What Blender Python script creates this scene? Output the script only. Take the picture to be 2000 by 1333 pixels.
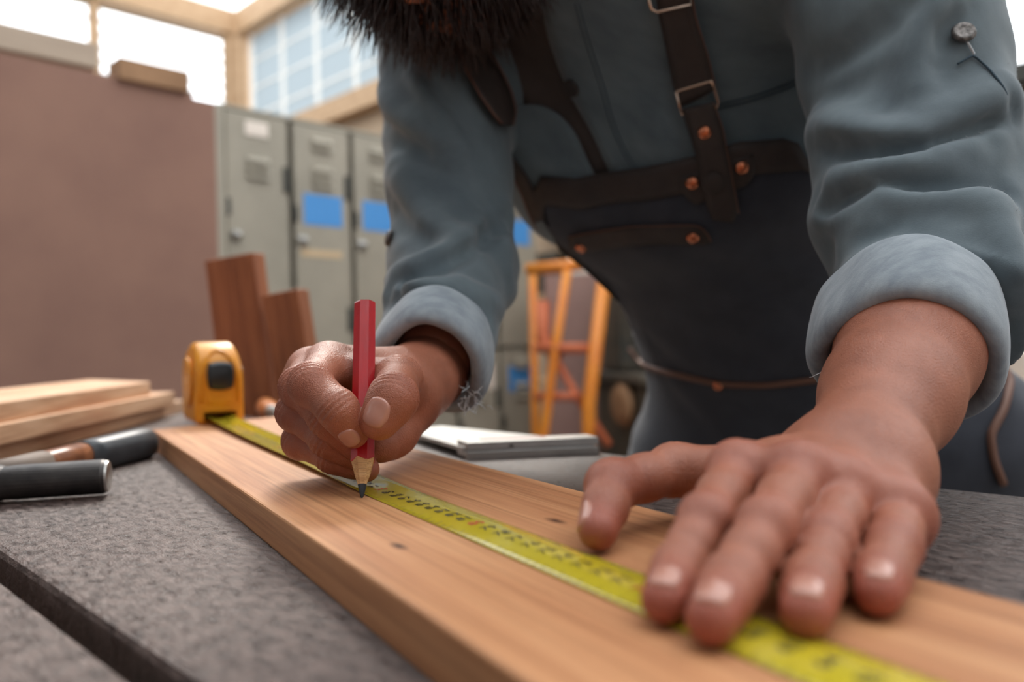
import bpy, bmesh, math, random
import numpy as np
from mathutils import Vector, Matrix

for o in list(bpy.data.objects):
    bpy.data.objects.remove(o, do_unlink=True)
SC = bpy.context.scene
COL = SC.collection
random.seed(7)
RNG = np.random.default_rng(7)

# ------------------------------------------------------------------ camera
FPX = 1555.0                                  # focal length for a 2000 px wide frame
ROLL = math.atan(.0258)
BT, PT = .900, .918                           # bench top, plank top
CAM = np.array([0, 0, PT + .076])
RV = np.array([math.cos(ROLL), 0, -math.sin(ROLL)])
UV = np.array([math.sin(ROLL), 0, math.cos(ROLL)])
cam_d = bpy.data.cameras.new('camera')
cam = bpy.data.objects.new('camera', cam_d)
COL.objects.link(cam)
M = Matrix.Identity(4)
for i in range(3):
    M[i][0] = RV[i]; M[i][1] = UV[i]; M[i][2] = (0, -1, 0)[i]; M[i][3] = CAM[i]
cam.matrix_world = M
cam_d.sensor_width = 36
cam_d.lens = FPX / 2000 * 36
cam_d.clip_start = .01
cam_d.clip_end = 200
cam_d.dof.use_dof = True
cam_d.dof.focus_distance = .402
cam_d.dof.aperture_fstop = 4.8
SC.camera = cam

# ------------------------------------------------------------------ sky, sun, exposure
W = bpy.data.worlds.new('sky')
SC.world = W
W.use_nodes = True
bg = W.node_tree.nodes['Background']
bg.inputs[0].default_value = (.93, .97, 1, 1)
bg.inputs[1].default_value = 2.7
sun_d = bpy.data.lights.new('sun_offscreen', 'SUN')
sun_d.energy = 2.4
sun_d.angle = math.radians(14)
sun_d.color = (1, .93, .84)
sun = bpy.data.objects.new('sun_offscreen', sun_d)
COL.objects.link(sun)
sun.location = (-1.4, 12, 11.5)
sun.rotation_euler = Vector((.10, -.85, -.75)).to_track_quat('-Z', 'Y').to_euler()
vs = SC.view_settings
vs.view_transform = 'Standard'
vs.look = 'None'
vs.gamma = 1
vs.use_curve_mapping = False
vs.exposure = 0.35

# ------------------------------------------------------------------ pixel helpers
def ray(px, py):
    return np.array([0, 1., 0]) + (px - 1000) / FPX * RV + (666.5 - py) / FPX * UV
def D(px, py, d):
    return CAM + ray(px, py) * d
def Z(px, py, z):
    r = ray(px, py)
    return CAM + r * ((z - CAM[2]) / r[2])
def far_on(px, py, p, L):
    r = ray(px, py); o = CAM - p
    a = r @ r; b = 2 * r @ o; q = b * b - 4 * a * (o @ o - L * L)
    return CAM + r * ((-b + math.sqrt(max(q, 0))) / 2 / a)
def nrm(v):
    v = np.asarray(v, float)
    return v / np.linalg.norm(v)

# ------------------------------------------------------------------ materials
def lin(c):
    return tuple((x / 255 / 12.92 if x / 255 <= .04045 else ((x / 255 + .055) / 1.055) ** 2.4) for x in c) + (1,)
def mat(name, c1, c2=None, rough=.6, metal=0, scale=(20, 20, 20), detail=6, bump=0, bscale=None, bdist=.001,
        spec=.5, coat=0, sheen=0, lo=.35, hi=.65, sss=0, attr=None, attr_col=None, rvar=0):
    m = bpy.data.materials.new(name); m.use_nodes = True
    nt = m.node_tree; N = nt.nodes; L = nt.links
    b = N['Principled BSDF']
    b.inputs['Roughness'].default_value = rough
    b.inputs['Metallic'].default_value = metal
    b.inputs['Specular IOR Level'].default_value = spec
    b.inputs['Coat Weight'].default_value = coat
    b.inputs['Sheen Weight'].default_value = sheen
    if sss:
        b.inputs['Subsurface Weight'].default_value = sss
        b.inputs['Subsurface Radius'].default_value = (.6, .22, .12)
        b.inputs['Subsurface Scale'].default_value = .008
    tc = N.new('ShaderNodeTexCoord')
    def noise(sc):
        mp = N.new('ShaderNodeMapping'); mp.inputs['Scale'].default_value = sc
        L.new(tc.outputs['Object'], mp.inputs[0])
        n = N.new('ShaderNodeTexNoise'); n.inputs['Scale'].default_value = 1
        n.inputs['Detail'].default_value = detail; n.inputs['Roughness'].default_value = .62
        L.new(mp.outputs[0], n.inputs['Vector'])
        return n
    b.inputs['Base Color'].default_value = lin(c1)
    col = None
    if c2 is not None:
        n = noise(scale)
        r = N.new('ShaderNodeValToRGB')
        r.color_ramp.elements[0].position = lo; r.color_ramp.elements[1].position = hi
        r.color_ramp.elements[0].color = lin(c1); r.color_ramp.elements[1].color = lin(c2)
        L.new(n.outputs[0], r.inputs[0])
        col = r.outputs[0]
        if rvar:
            mr = N.new('ShaderNodeMapRange')
            mr.inputs[1].default_value = lo; mr.inputs[2].default_value = hi
            mr.inputs[3].default_value = rough - rvar; mr.inputs[4].default_value = rough + rvar
            L.new(n.outputs[0], mr.inputs[0]); L.new(mr.outputs[0], b.inputs['Roughness'])
    if attr:
        a = N.new('ShaderNodeAttribute'); a.attribute_name = attr
        mx = N.new('ShaderNodeMix'); mx.data_type = 'RGBA'
        mx.inputs[7].default_value = lin(attr_col)
        if col is not None: L.new(col, mx.inputs[6])
        else: mx.inputs[6].default_value = lin(c1)
        L.new(a.outputs['Fac'], mx.inputs[0])
        col = mx.outputs[2]
    if col is not None:
        L.new(col, b.inputs['Base Color'])
    if bump:
        n2 = noise(bscale or scale)
        bp = N.new('ShaderNodeBump'); bp.inputs['Strength'].default_value = bump
        bp.inputs['Distance'].default_value = bdist
        L.new(n2.outputs[0], bp.inputs['Height']); L.new(bp.outputs[0], b.inputs['Normal'])
    return m

def wood(name, base, dark, light, grain=(3, 60, 60), rough=.6, bump=.3, knots=()):
    """grain runs along the object's local x"""
    m = bpy.data.materials.new(name); m.use_nodes = True
    nt = m.node_tree; N = nt.nodes; L = nt.links
    b = N['Principled BSDF']; b.inputs['Roughness'].default_value = rough
    b.inputs['Specular IOR Level'].default_value = .3
    tc = N.new('ShaderNodeTexCoord')
    def noise(sc, det=8, dist=0):
        mp = N.new('ShaderNodeMapping'); mp.inputs['Scale'].default_value = sc
        L.new(tc.outputs['Object'], mp.inputs[0])
        n = N.new('ShaderNodeTexNoise'); n.inputs['Scale'].default_value = 1
        n.inputs['Detail'].default_value = det; n.inputs['Distortion'].default_value = dist
        n.inputs['Roughness'].default_value = .65
        L.new(mp.outputs[0], n.inputs['Vector']); return n
    n1 = noise(grain, 8, .4)
    r = N.new('ShaderNodeValToRGB'); e = r.color_ramp.elements
    e[0].position = .30; e[1].position = .70; e[0].color = lin(dark); e[1].color = lin(light)
    k = e.new(.5); k.color = lin(base)
    L.new(n1.outputs[0], r.inputs[0])
    n2 = noise((grain[0] * 2.2, grain[1] * 7, grain[2] * 7), 6, .2)
    r2 = N.new('ShaderNodeValToRGB'); e = r2.color_ramp.elements
    e[0].position = .33; e[1].position = .55; e[0].color = (.55, .48, .42, 1); e[1].color = (1, 1, 1, 1)
    L.new(n2.outputs[0], r2.inputs[0])
    mx = N.new('ShaderNodeMix'); mx.data_type = 'RGBA'; mx.blend_type = 'MULTIPLY'; mx.inputs[0].default_value = .75
    L.new(r.outputs[0], mx.inputs[6]); L.new(r2.outputs[0], mx.inputs[7])
    col = mx.outputs[2]
    for (kx, ky, kr) in knots:
        mp = N.new('ShaderNodeMapping'); mp.inputs['Location'].default_value = (-kx / (kr * 2.6), -ky / kr, 0)
        mp.inputs['Scale'].default_value = (1 / (kr * 2.6), 1 / kr, .001)
        L.new(tc.outputs['Object'], mp.inputs[0])
        ln = N.new('ShaderNodeVectorMath'); ln.operation = 'LENGTH'; L.new(mp.outputs[0], ln.inputs[0])
        rr = N.new('ShaderNodeValToRGB'); e = rr.color_ramp.elements
        e[0].position = .15; e[0].color = (.13, .08, .05, 1); e[1].position = 1; e[1].color = (1, 1, 1, 1)
        L.new(ln.outputs['Value'], rr.inputs[0])
        m2 = N.new('ShaderNodeMix'); m2.data_type = 'RGBA'; m2.blend_type = 'MULTIPLY'; m2.inputs[0].default_value = 1
        L.new(col, m2.inputs[6]); L.new(rr.outputs[0], m2.inputs[7]); col = m2.outputs[2]
    L.new(col, b.inputs['Base Color'])
    bp = N.new('ShaderNodeBump'); bp.inputs['Strength'].default_value = bump; bp.inputs['Distance'].default_value = .0006
    L.new(n2.outputs[0], bp.inputs['Height']); L.new(bp.outputs[0], b.inputs['Normal'])
    return m

MT = {}
MT['bench'] = mat('weathered_bench', (52, 41, 38), (106, 89, 83), rough=.37, scale=(90, 190, 90), lo=.34, hi=.64,
                  bump=1.0, bscale=(110, 260, 120), bdist=.0024, spec=.45, rvar=.12)
MT['bench_frame'] = mat('bench_frame', (70, 58, 50), (96, 82, 72), rough=.7, scale=(4, 40, 40))
MT['plank'] = wood('plank_wood', (192, 136, 94), (168, 110, 72), (210, 158, 114), (2.2, 48, 30), .55, .55,
                   knots=((-.280, .1146, .0032), (-.279, .185, .0034)))
MT['pale_wood'] = wood('pale_wood', (216, 172, 136), (186, 132, 98), (232, 198, 166), (3, 40, 40), .6, .3)
MT['red_wood'] = wood('reddish_wood', (150, 92, 62), (104, 60, 40), (176, 112, 76), (4, 50, 50), .5, .3)
MT['yellow_plastic'] = mat('yellow_plastic', (232, 150, 30), (238, 160, 36), rough=.32, scale=(30, 30, 30), spec=.5)
MT['black_plastic'] = mat('black_plastic', (30, 31, 33), rough=.3)
MT['blade'] = mat('yellow_blade', (182, 162, 36), (192, 174, 48), rough=.16, scale=(30, 30, 30), coat=.3)
MT['ink'] = mat('black_ink', (36, 34, 30), rough=.5)
MT['red_ink'] = mat('red_ink', (186, 52, 40), rough=.5)
MT['red_paint'] = mat('red_pencil_paint', (186, 26, 34), (150, 22, 30), rough=.28, scale=(160, 160, 40), lo=.3, hi=.8, coat=.3,
                      bump=.12, bscale=(500, 500, 90))
MT['cut_wood'] = wood('cut_pencil_wood', (214, 168, 116), (184, 132, 84), (230, 190, 142), (60, 300, 300), .6, .4)
MT['graphite'] = mat('graphite', (52, 54, 58), rough=.35, metal=.3)
MT['steel_dark'] = mat('dark_steel', (56, 54, 54), (78, 74, 72), rough=.42, metal=.8, scale=(60, 60, 60), bump=.2)
MT['steel'] = mat('brushed_steel', (196, 194, 190), (170, 168, 164), rough=.3, metal=.9, scale=(20, 200, 200), bump=.1)
MT['alu'] = mat('aluminium', (206, 206, 204), (184, 183, 180), rough=.34, metal=.75, scale=(30, 160, 160))
MT['rubber'] = mat('dark_rubber', (52, 56, 60), (70, 74, 78), rough=.38, scale=(60, 60, 60))
MT['handle_wood'] = wood('varnished_handle', (150, 96, 66), (112, 68, 48), (176, 120, 86), (20, 80, 80), .3, .2)
MT['locker'] = mat('grey_green_locker', (146, 140, 126), (168, 160, 144), rough=.5, scale=(3, 3, 3), lo=.3, hi=.7)
MT['locker_dark'] = mat('locker_dark_seam', (62, 62, 56), rough=.6)
MT['sticker_blue'] = mat('blue_sticker', (70, 146, 214), rough=.5)
MT['sticker_white'] = mat('pale_plate', (232, 220, 208), rough=.5)
MT['sticker_tan'] = mat('tan_tape', (204, 178, 142), rough=.6)
MT['partition'] = mat('brown_board', (132, 98, 86), (150, 114, 98), rough=.8, scale=(2.5, 2.5, 2.5), lo=.3, hi=.7)
MT['wall'] = mat('beige_wall', (168, 146, 122), (184, 162, 138), rough=.85, scale=(2, 2, 2))
MT['beam'] = mat('tan_beam', (178, 146, 112), (196, 164, 130), rough=.7, scale=(2, 20, 20))
MT['floor'] = mat('concrete_floor', (116, 108, 100), (138, 130, 122), rough=.7, scale=(2, 2, 2))
MT['fill_paint'] = mat('cool_grey_fill_wall', (186, 187, 190), (194, 195, 198), rough=.85, scale=(2, 2, 2))  # paint of the unseen walls and roof half, picked to tune the front fill
MT['grey_wood'] = mat('grey_wood', (168, 150, 132), (184, 166, 148), rough=.8, scale=(2, 14, 14))
MT['louvre'] = mat('grey_louvre', (120, 118, 112), rough=.6)
MT['slat'] = mat('white_louvre', (236, 236, 232), rough=.5)
MT['orange'] = mat('orange_paint', (226, 142, 40), (214, 120, 40), rough=.45, scale=(6, 6, 6))
MT['rust'] = mat('rusty_orange_paint', (196, 104, 62), (172, 86, 54), rough=.6, scale=(8, 8, 8))
MT['mauve'] = mat('mauve_board', (150, 118, 110), (166, 134, 124), rough=.8, scale=(3, 3, 3))
MT['dark_machine'] = mat('dark_green_machine', (54, 54, 48), (84, 74, 60), rough=.6, scale=(9, 9, 9))
MT['brown_box'] = mat('brown_box', (140, 104, 72), (160, 122, 88), rough=.7, scale=(9, 9, 9))
MT['white_box'] = mat('white_enamel', (226, 218, 206), rough=.5)
MT['grey_shelf'] = mat('grey_shelf', (112, 98, 88), (130, 114, 102), rough=.7, scale=(5, 5, 5))
MT['skin'] = mat('skin', (150, 90, 67), (178, 112, 86), rough=.40, scale=(42, 42, 42), lo=.3, hi=.75, spec=.5,
                 bump=.5, bscale=(700, 700, 700), bdist=.0007, sss=.10, attr='red', attr_col=(160, 74, 58))
_nt = MT['skin'].node_tree
_vo = _nt.nodes.new('ShaderNodeTexVoronoi'); _vo.feature = 'DISTANCE_TO_EDGE'; _vo.inputs['Scale'].default_value = 900
_tc = [n for n in _nt.nodes if n.type == 'TEX_COORD'][0]
_nt.links.new(_tc.outputs['Object'], _vo.inputs['Vector'])
_b2 = _nt.nodes.new('ShaderNodeBump'); _b2.inputs['Strength'].default_value = .5; _b2.inputs['Distance'].default_value = .0008
_nt.links.new(_vo.outputs['Distance'], _b2.inputs['Height'])
_b1 = [n for n in _nt.nodes if n.type == 'BUMP' and n != _b2][0]
_nt.links.new(_b1.outputs[0], _b2.inputs['Normal'])
_nt.links.new(_b2.outputs[0], _nt.nodes['Principled BSDF'].inputs['Normal'])
MT['nail'] = mat('fingernail', (178, 122, 104), (188, 134, 116), rough=.25, scale=(90, 90, 90), coat=.3)
MT['denim'] = mat('washed_denim', (80, 94, 102), (108, 122, 128), rough=.85, scale=(14, 40, 14), lo=.3, hi=.72, sheen=.25,
                  bump=.35, bscale=(900, 900, 1500), bdist=.0004)
MT['denim_inside'] = mat('denim_inside', (130, 141, 150), (156, 166, 173), rough=.9, scale=(60, 160, 60), sheen=.3,
                         bump=.35, bscale=(900, 900, 1500), bdist=.0004)
MT['stitch'] = mat('denim_stitch', (58, 76, 88), rough=.9)
MT['apron'] = mat('navy_apron', (48, 51, 60), (56, 59, 68), rough=.9, scale=(40, 40, 40), sheen=.2, bump=.2, bscale=(900, 900, 900), bdist=.0003)
MT['leather'] = mat('brown_leather', (52, 43, 40), (61, 51, 47), rough=.6, scale=(60, 60, 60), bump=.2, bscale=(300, 300, 300))
MT['leather_edge'] = mat('tan_leather_edge', (112, 76, 60), rough=.5)
MT['copper'] = mat('copper_rivet', (226, 142, 106), rough=.22, metal=1)
MT['brass'] = mat('nickel_buckle', (208, 184, 166), rough=.22, metal=1)
MT['undershirt'] = mat('dark_undershirt', (70, 62, 60), (78, 70, 66), rough=.9, scale=(30, 30, 30))
MT['button'] = mat('dark_button', (54, 48, 46), (66, 60, 56), rough=.4, scale=(200, 200, 200))
MT['metal_button'] = mat('grey_metal_button', (132, 126, 122), (78, 74, 72), rough=.4, metal=.6, scale=(400, 400, 400), bump=.5)
MT['hair'] = mat('dark_brown_hair', (38, 26, 23), (58, 38, 32), rough=.45, scale=(200, 200, 200))
MT['trousers'] = mat('dark_trousers', (46, 48, 54), (58, 60, 66), rough=.9, scale=(40, 40, 40))
MT['shoe'] = mat('dark_shoe', (40, 34, 30), rough=.5)
MT['thread'] = mat('loose_thread', (196, 200, 204), rough=.9)

def frosted():
    m = bpy.data.materials.new('frosted_glass'); m.use_nodes = True
    N = m.node_tree.nodes; L = m.node_tree.links
    out = N['Material Output']; N.remove(N['Principled BSDF'])
    t = N.new('ShaderNodeBsdfTranslucent'); t.inputs[0].default_value = (.50, .55, .58, 1)
    g = N.new('ShaderNodeBsdfDiffuse'); g.inputs[0].default_value = (.5, .54, .56, 1)
    mx = N.new('ShaderNodeMixShader'); mx.inputs[0].default_value = .3
    L.new(t.outputs[0], mx.inputs[1]); L.new(g.outputs[0], mx.inputs[2]); L.new(mx.outputs[0], out.inputs[0])
    return m
MT['frosted'] = frosted()

# ------------------------------------------------------------------ object helpers
def link(name, me, m=None, parent=None, smooth=False):
    o = bpy.data.objects.new(name, me); COL.objects.link(o)
    if m is not None: me.materials.append(MT[m] if isinstance(m, str) else m)
    if parent is not None: o.parent = parent
    if smooth: me.polygons.foreach_set('use_smooth', [True] * len(me.polygons))
    return o
def mesh_of(verts, faces):
    me = bpy.data.meshes.new('m'); me.from_pydata([tuple(v) for v in verts], [], faces); me.update()
    return me
def from_bm(bm):
    bmesh.ops.recalc_face_normals(bm, faces=bm.faces[:])
    me = bpy.data.meshes.new('m'); bm.to_mesh(me); bm.free(); return me
def tag(o, label, cat, group=None):
    o['label'] = label; o['category'] = cat
    if group: o['group'] = group
    return o
def empty(name, loc=(0, 0, 0), rz=0):
    o = bpy.data.objects.new(name, None); COL.objects.link(o); o.empty_display_size = .05
    o.location = Vector([float(x) for x in loc]); o.rotation_euler = (0, 0, rz); return o
def box_bm(bm, lo, hi, bevel=0, mtx=None, seg=2):
    r = bmesh.ops.create_cube(bm, size=1)
    vs_ = r['verts']
    lo = Vector(lo); hi = Vector(hi)
    for v in vs_:
        v.co = Vector([(lo[i] + hi[i]) / 2 + v.co[i] * (hi[i] - lo[i]) for i in range(3)])
    if bevel:
        es = list({e for v in vs_ for e in v.link_edges})
        rr = bmesh.ops.bevel(bm, geom=es, offset=bevel, segments=seg, profile=.5, affect='EDGES', clamp_overlap=True)
        vs_ = list({v for f in rr['faces'] for v in f.verts} | {v for v in vs_ if v.is_valid})
    if mtx is not None:
        for v in vs_: v.co = mtx @ v.co
    return vs_
def box(name, lo, hi, m, parent=None, bevel=0, seg=2):
    bm = bmesh.new(); box_bm(bm, lo, hi, bevel, None, seg); return link(name, from_bm(bm), m, parent)
def bar_bm(bm, a, b, w, h, bevel=0, up=(0, 0, 1)):
    a = Vector([float(x) for x in a]); b = Vector([float(x) for x in b])
    x = (b - a).normalized(); y = Vector(up).cross(x)
    if y.length < 1e-4: y = Vector((0, 1, 0)).cross(x)
    y.normalize(); z = x.cross(y)
    mm = Matrix((x, y, z)).transposed().to_4x4(); mm.translation = a
    box_bm(bm, (0, -w / 2, -h / 2), ((b - a).length, w / 2, h / 2), bevel, mm)
def bar(name, a, b, w, h, m, parent=None, bevel=0, up=(0, 0, 1)):
    bm = bmesh.new(); bar_bm(bm, a, b, w, h, bevel, up); return link(name, from_bm(bm), m, parent)
def tube_mesh(pts, rads, n=10, cap=True, flat=None):
    pts = [np.asarray(p, float) for p in pts]
    if np.isscalar(rads): rads = [rads] * len(pts)
    V = []; Fc = []
    t0 = nrm(pts[1] - pts[0]); ref = np.array([0, 0, 1.]) if abs(t0[2]) < .9 else np.array([1., 0, 0])
    u = nrm(np.cross(ref, t0))
    for i, p in enumerate(pts):
        t = nrm(pts[min(i + 1, len(pts) - 1)] - pts[max(i - 1, 0)])
        u = nrm(u - t * (u @ t)); v = np.cross(t, u)
        for k in range(n):
            a = 2 * math.pi * k / n
            V.append(p + rads[i] * (math.cos(a) * u + math.sin(a) * v * (flat or 1)))
    for i in range(len(pts) - 1):
        for k in range(n):
            Fc.append((i * n + k, i * n + (k + 1) % n, (i + 1) * n + (k + 1) % n, (i + 1) * n + k))
    if cap:
        Fc.append(tuple(range(n))[::-1]); Fc.append(tuple(range((len(pts) - 1) * n, len(pts) * n)))
    return V, Fc
def tube(name, pts, rads, m, parent=None, n=10, flat=None):
    V, Fc = tube_mesh(pts, rads, n, True, flat)
    bm = bmesh.new(); bv = [bm.verts.new(v) for v in V]
    for f in Fc: bm.faces.new([bv[i] for i in f])
    o = link(name, from_bm(bm), m, parent)
    o.data.polygons.foreach_set('use_smooth', [len(p.vertices) == 4 for p in o.data.polygons]); return o
def lathe(name, prof, m, parent=None, n=24, mtx=None, smooth=True):
    """prof: (radius, z) pairs, around local z"""
    V = []; Fc = []
    for r, z in prof:
        for k in range(n):
            a = 2 * math.pi * k / n; V.append((r * math.cos(a), r * math.sin(a), z))
    for i in range(len(prof) - 1):
        for k in range(n):
            Fc.append((i * n + k, i * n + (k + 1) % n, (i + 1) * n + (k + 1) % n, (i + 1) * n + k))
    Fc.append(tuple(range(n))[::-1]); Fc.append(tuple(range((len(prof) - 1) * n, len(prof) * n)))
    bm = bmesh.new(); bv = [bm.verts.new(v if mtx is None else mtx @ Vector(v)) for v in V]
    for f in Fc: bm.faces.new([bv[i] for i in f])
    bmesh.ops.remove_doubles(bm, verts=bm.verts[:], dist=1e-6)
    o = link(name, from_bm(bm), m, parent, smooth)
    return o
def frame_to(a, zdir, xdir=(1, 0, 0)):
    z = Vector([float(q) for q in zdir]).normalized(); x = Vector([float(q) for q in xdir])
    x = (x - z * x.dot(z)).normalized(); y = z.cross(x)
    mm = Matrix((x, y, z)).transposed().to_4x4(); mm.translation = Vector([float(q) for q in a]); return mm
def prism(name, poly, z0, z1, m, parent=None, bevel=0, mtx=None):
    bm = bmesh.new()
    f = bm.faces.new([bm.verts.new((p[0], p[1], z0)) for p in poly])
    r = bmesh.ops.extrude_face_region(bm, geom=[f])
    for v in [g for g in r['geom'] if isinstance(g, bmesh.types.BMVert)]: v.co.z = z1
    if bevel:
        bmesh.ops.bevel(bm, geom=bm.edges[:], offset=bevel, segments=2, profile=.5, affect='EDGES', clamp_overlap=True)
    if mtx is not None: bm.transform(mtx)
    return link(name, from_bm(bm), m, parent)
def struct(o):
    o['kind'] = 'structure'; return o

# ------------------------------------------------------------------ the room (axes turned 45 degrees to the view)
Q = math.sqrt(.5)
P45 = np.array([Q, Q, 0]); N45 = np.array([Q, -Q, 0])          # along the locker wall / along the window wall
CORN = np.array([-2.5, 7.5, 0])
struct(box('floor', (-12, -8, -.05), (10, 14, 0), 'floor'))
def wall_bar(name, a, b, z0, z1, th, m, out=None):
    a = np.array(a, float); b = np.array(b, float)
    zc = (z0 + z1) / 2
    return struct(bar(name, (a[0], a[1], zc), (b[0], b[1], zc), th, z1 - z0, m))
LW_END = CORN - P45 * 9.5
RW_END = CORN + N45 * 9.5
TH = .16
SILL, TOPW = 2.92, 3.92
wall_bar('wall_left', CORN - N45 * TH / 2, LW_END - N45 * TH / 2, 0, SILL, TH, 'wall')
s_win = [6.15, 8.4]                                     # low wide window in the right wall, metres from the corner
wr0 = CORN + P45 * TH / 2
wall_bar('wall_right', wr0, RW_END + P45 * TH / 2, 0, 1.92, TH, 'wall')
wall_bar('wall_right_upper', wr0, wr0 + N45 * s_win[0], 1.92, SILL, TH, 'wall')
wall_bar('wall_right_end', wr0 + N45 * s_win[1], RW_END + P45 * TH / 2, 1.92, TOPW, TH, 'wall')
WF = CORN - P45 * 9.5
wall_bar('wall_front', WF, WF + N45 * 9.5, 0, TOPW, TH, 'fill_paint')
wall_bar('wall_side', RW_END, RW_END - P45 * 9.5, 0, TOPW, TH, 'fill_paint')
wall_bar('trim_1', CORN - N45 * .06, LW_END - N45 * .06, TOPW, TOPW + .22, .24, 'beam')
wall_bar('trim_2', CORN + P45 * .06, RW_END + P45 * .06, TOPW, TOPW + .22, .24, 'beam')
wall_bar('trim_3', CORN + P45 * .02, wr0 + N45 * s_win[0] - P45 * .06, SILL - .16, SILL, .26, 'beam')
struct(box('trim_4', (CORN[0] - .09, CORN[1] - .09, 0), (CORN[0] + .09, CORN[1] + .09, TOPW + .2), 'beam'))
c0 = CORN - P45 * 9.5
ce = [c0, c0 + P45 * 5.3, c0 + P45 * 5.3 + N45 * 9.5, c0 + N45 * 9.5]
struct(prism('ceiling_offscreen', [(p[0], p[1]) for p in ce], TOPW + .22, TOPW + .3, 'fill_paint'))  # unseen, over the camera half only; added to cut the front fill
for k in range(5):
    p = CORN + N45 * (1.2 + 1.9 * k) + np.array([0, 0, TOPW + .3])
    q = p - P45 * 4.3
    struct(bar('trim_%d' % (5 + k), p, q, .10, .16, 'beam'))
# louvred window in the left wall
win = empty('window_1', CORN - P45 * 3.2); struct(win)
inv = Matrix.Translation(-Vector(win.location))
def wchild(o, w): 
    o.parent = w; o.matrix_parent_inverse = Matrix.Translation(-Vector(w.location)); return o
bay = 1.15
for b in range(6):
    s0 = .12 + b * bay
    c = CORN - P45 * s0
    wchild(bar('window_post', (c[0], c[1], SILL), (c[0], c[1], TOPW), .07, .07, 'beam'), win)
    for k in range(9):
        if b in (1, 2) and k in (3, 4, 5, 6): continue           # broken out louvres
        z = SILL + .06 + k * .11
        a_ = CORN - P45 * (s0 + .04); b_ = CORN - P45 * (s0 + bay - .04)
        bm = bmesh.new(); bar_bm(bm, (a_[0], a_[1], z), (b_[0], b_[1], z), .07, .014, 0, up=tuple(np.array([0, 0, 1.]) + N45 * .6))
        wchild(link('louvre', from_bm(bm), 'louvre'), win)
# frosted window in the right wall
win = empty('window_2', CORN + N45 * 3); struct(win)
bay = .56
for b in range(11):
    s0 = .14 + b * bay
    c = CORN + N45 * s0 + P45 * .06
    wchild(bar('mullion', (c[0], c[1], SILL), (c[0], c[1], TOPW), .035, .04, 'slat'), win)
    for k in range(4):
        z0 = SILL + k * .25
        a_ = CORN + N45 * (s0 + .02) + P45 * .07; b_ = CORN + N45 * (s0 + bay - .02) + P45 * .07
        wchild(bar('pane', (a_[0], a_[1], z0 + .118), (b_[0], b_[1], z0 + .118), .006, .228, 'frosted'), win)
    a_ = CORN + N45 * (s0 + .02) + P45 * .07; b_ = CORN + N45 * (s0 + bay - .02) + P45 * .07
    for k in range(1, 4):
        wchild(bar('glazing_bar', (a_[0], a_[1], SILL + k * .25 - .006), (b_[0], b_[1], SILL + k * .25 - .006), .02, .018, 'slat'), win)
win = empty('window_3', CORN + N45 * s_win[0]); struct(win)
for s in (s_win[0] + .03, (s_win[0] + s_win[1]) / 2 + .2, s_win[1] - .03):
    c = CORN + N45 * s + P45 * .06
    wchild(bar('window_post', (c[0], c[1], 1.92), (c[0], c[1], TOPW), .06, .06, 'slat'), win)
a_ = CORN + N45 * s_win[0] + P45 * .06; b_ = CORN + N45 * s_win[1] + P45 * .06
wchild(bar('sill', (a_[0], a_[1], 1.93), (b_[0], b_[1], 1.93), .2, .04, 'slat'), win)

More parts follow.
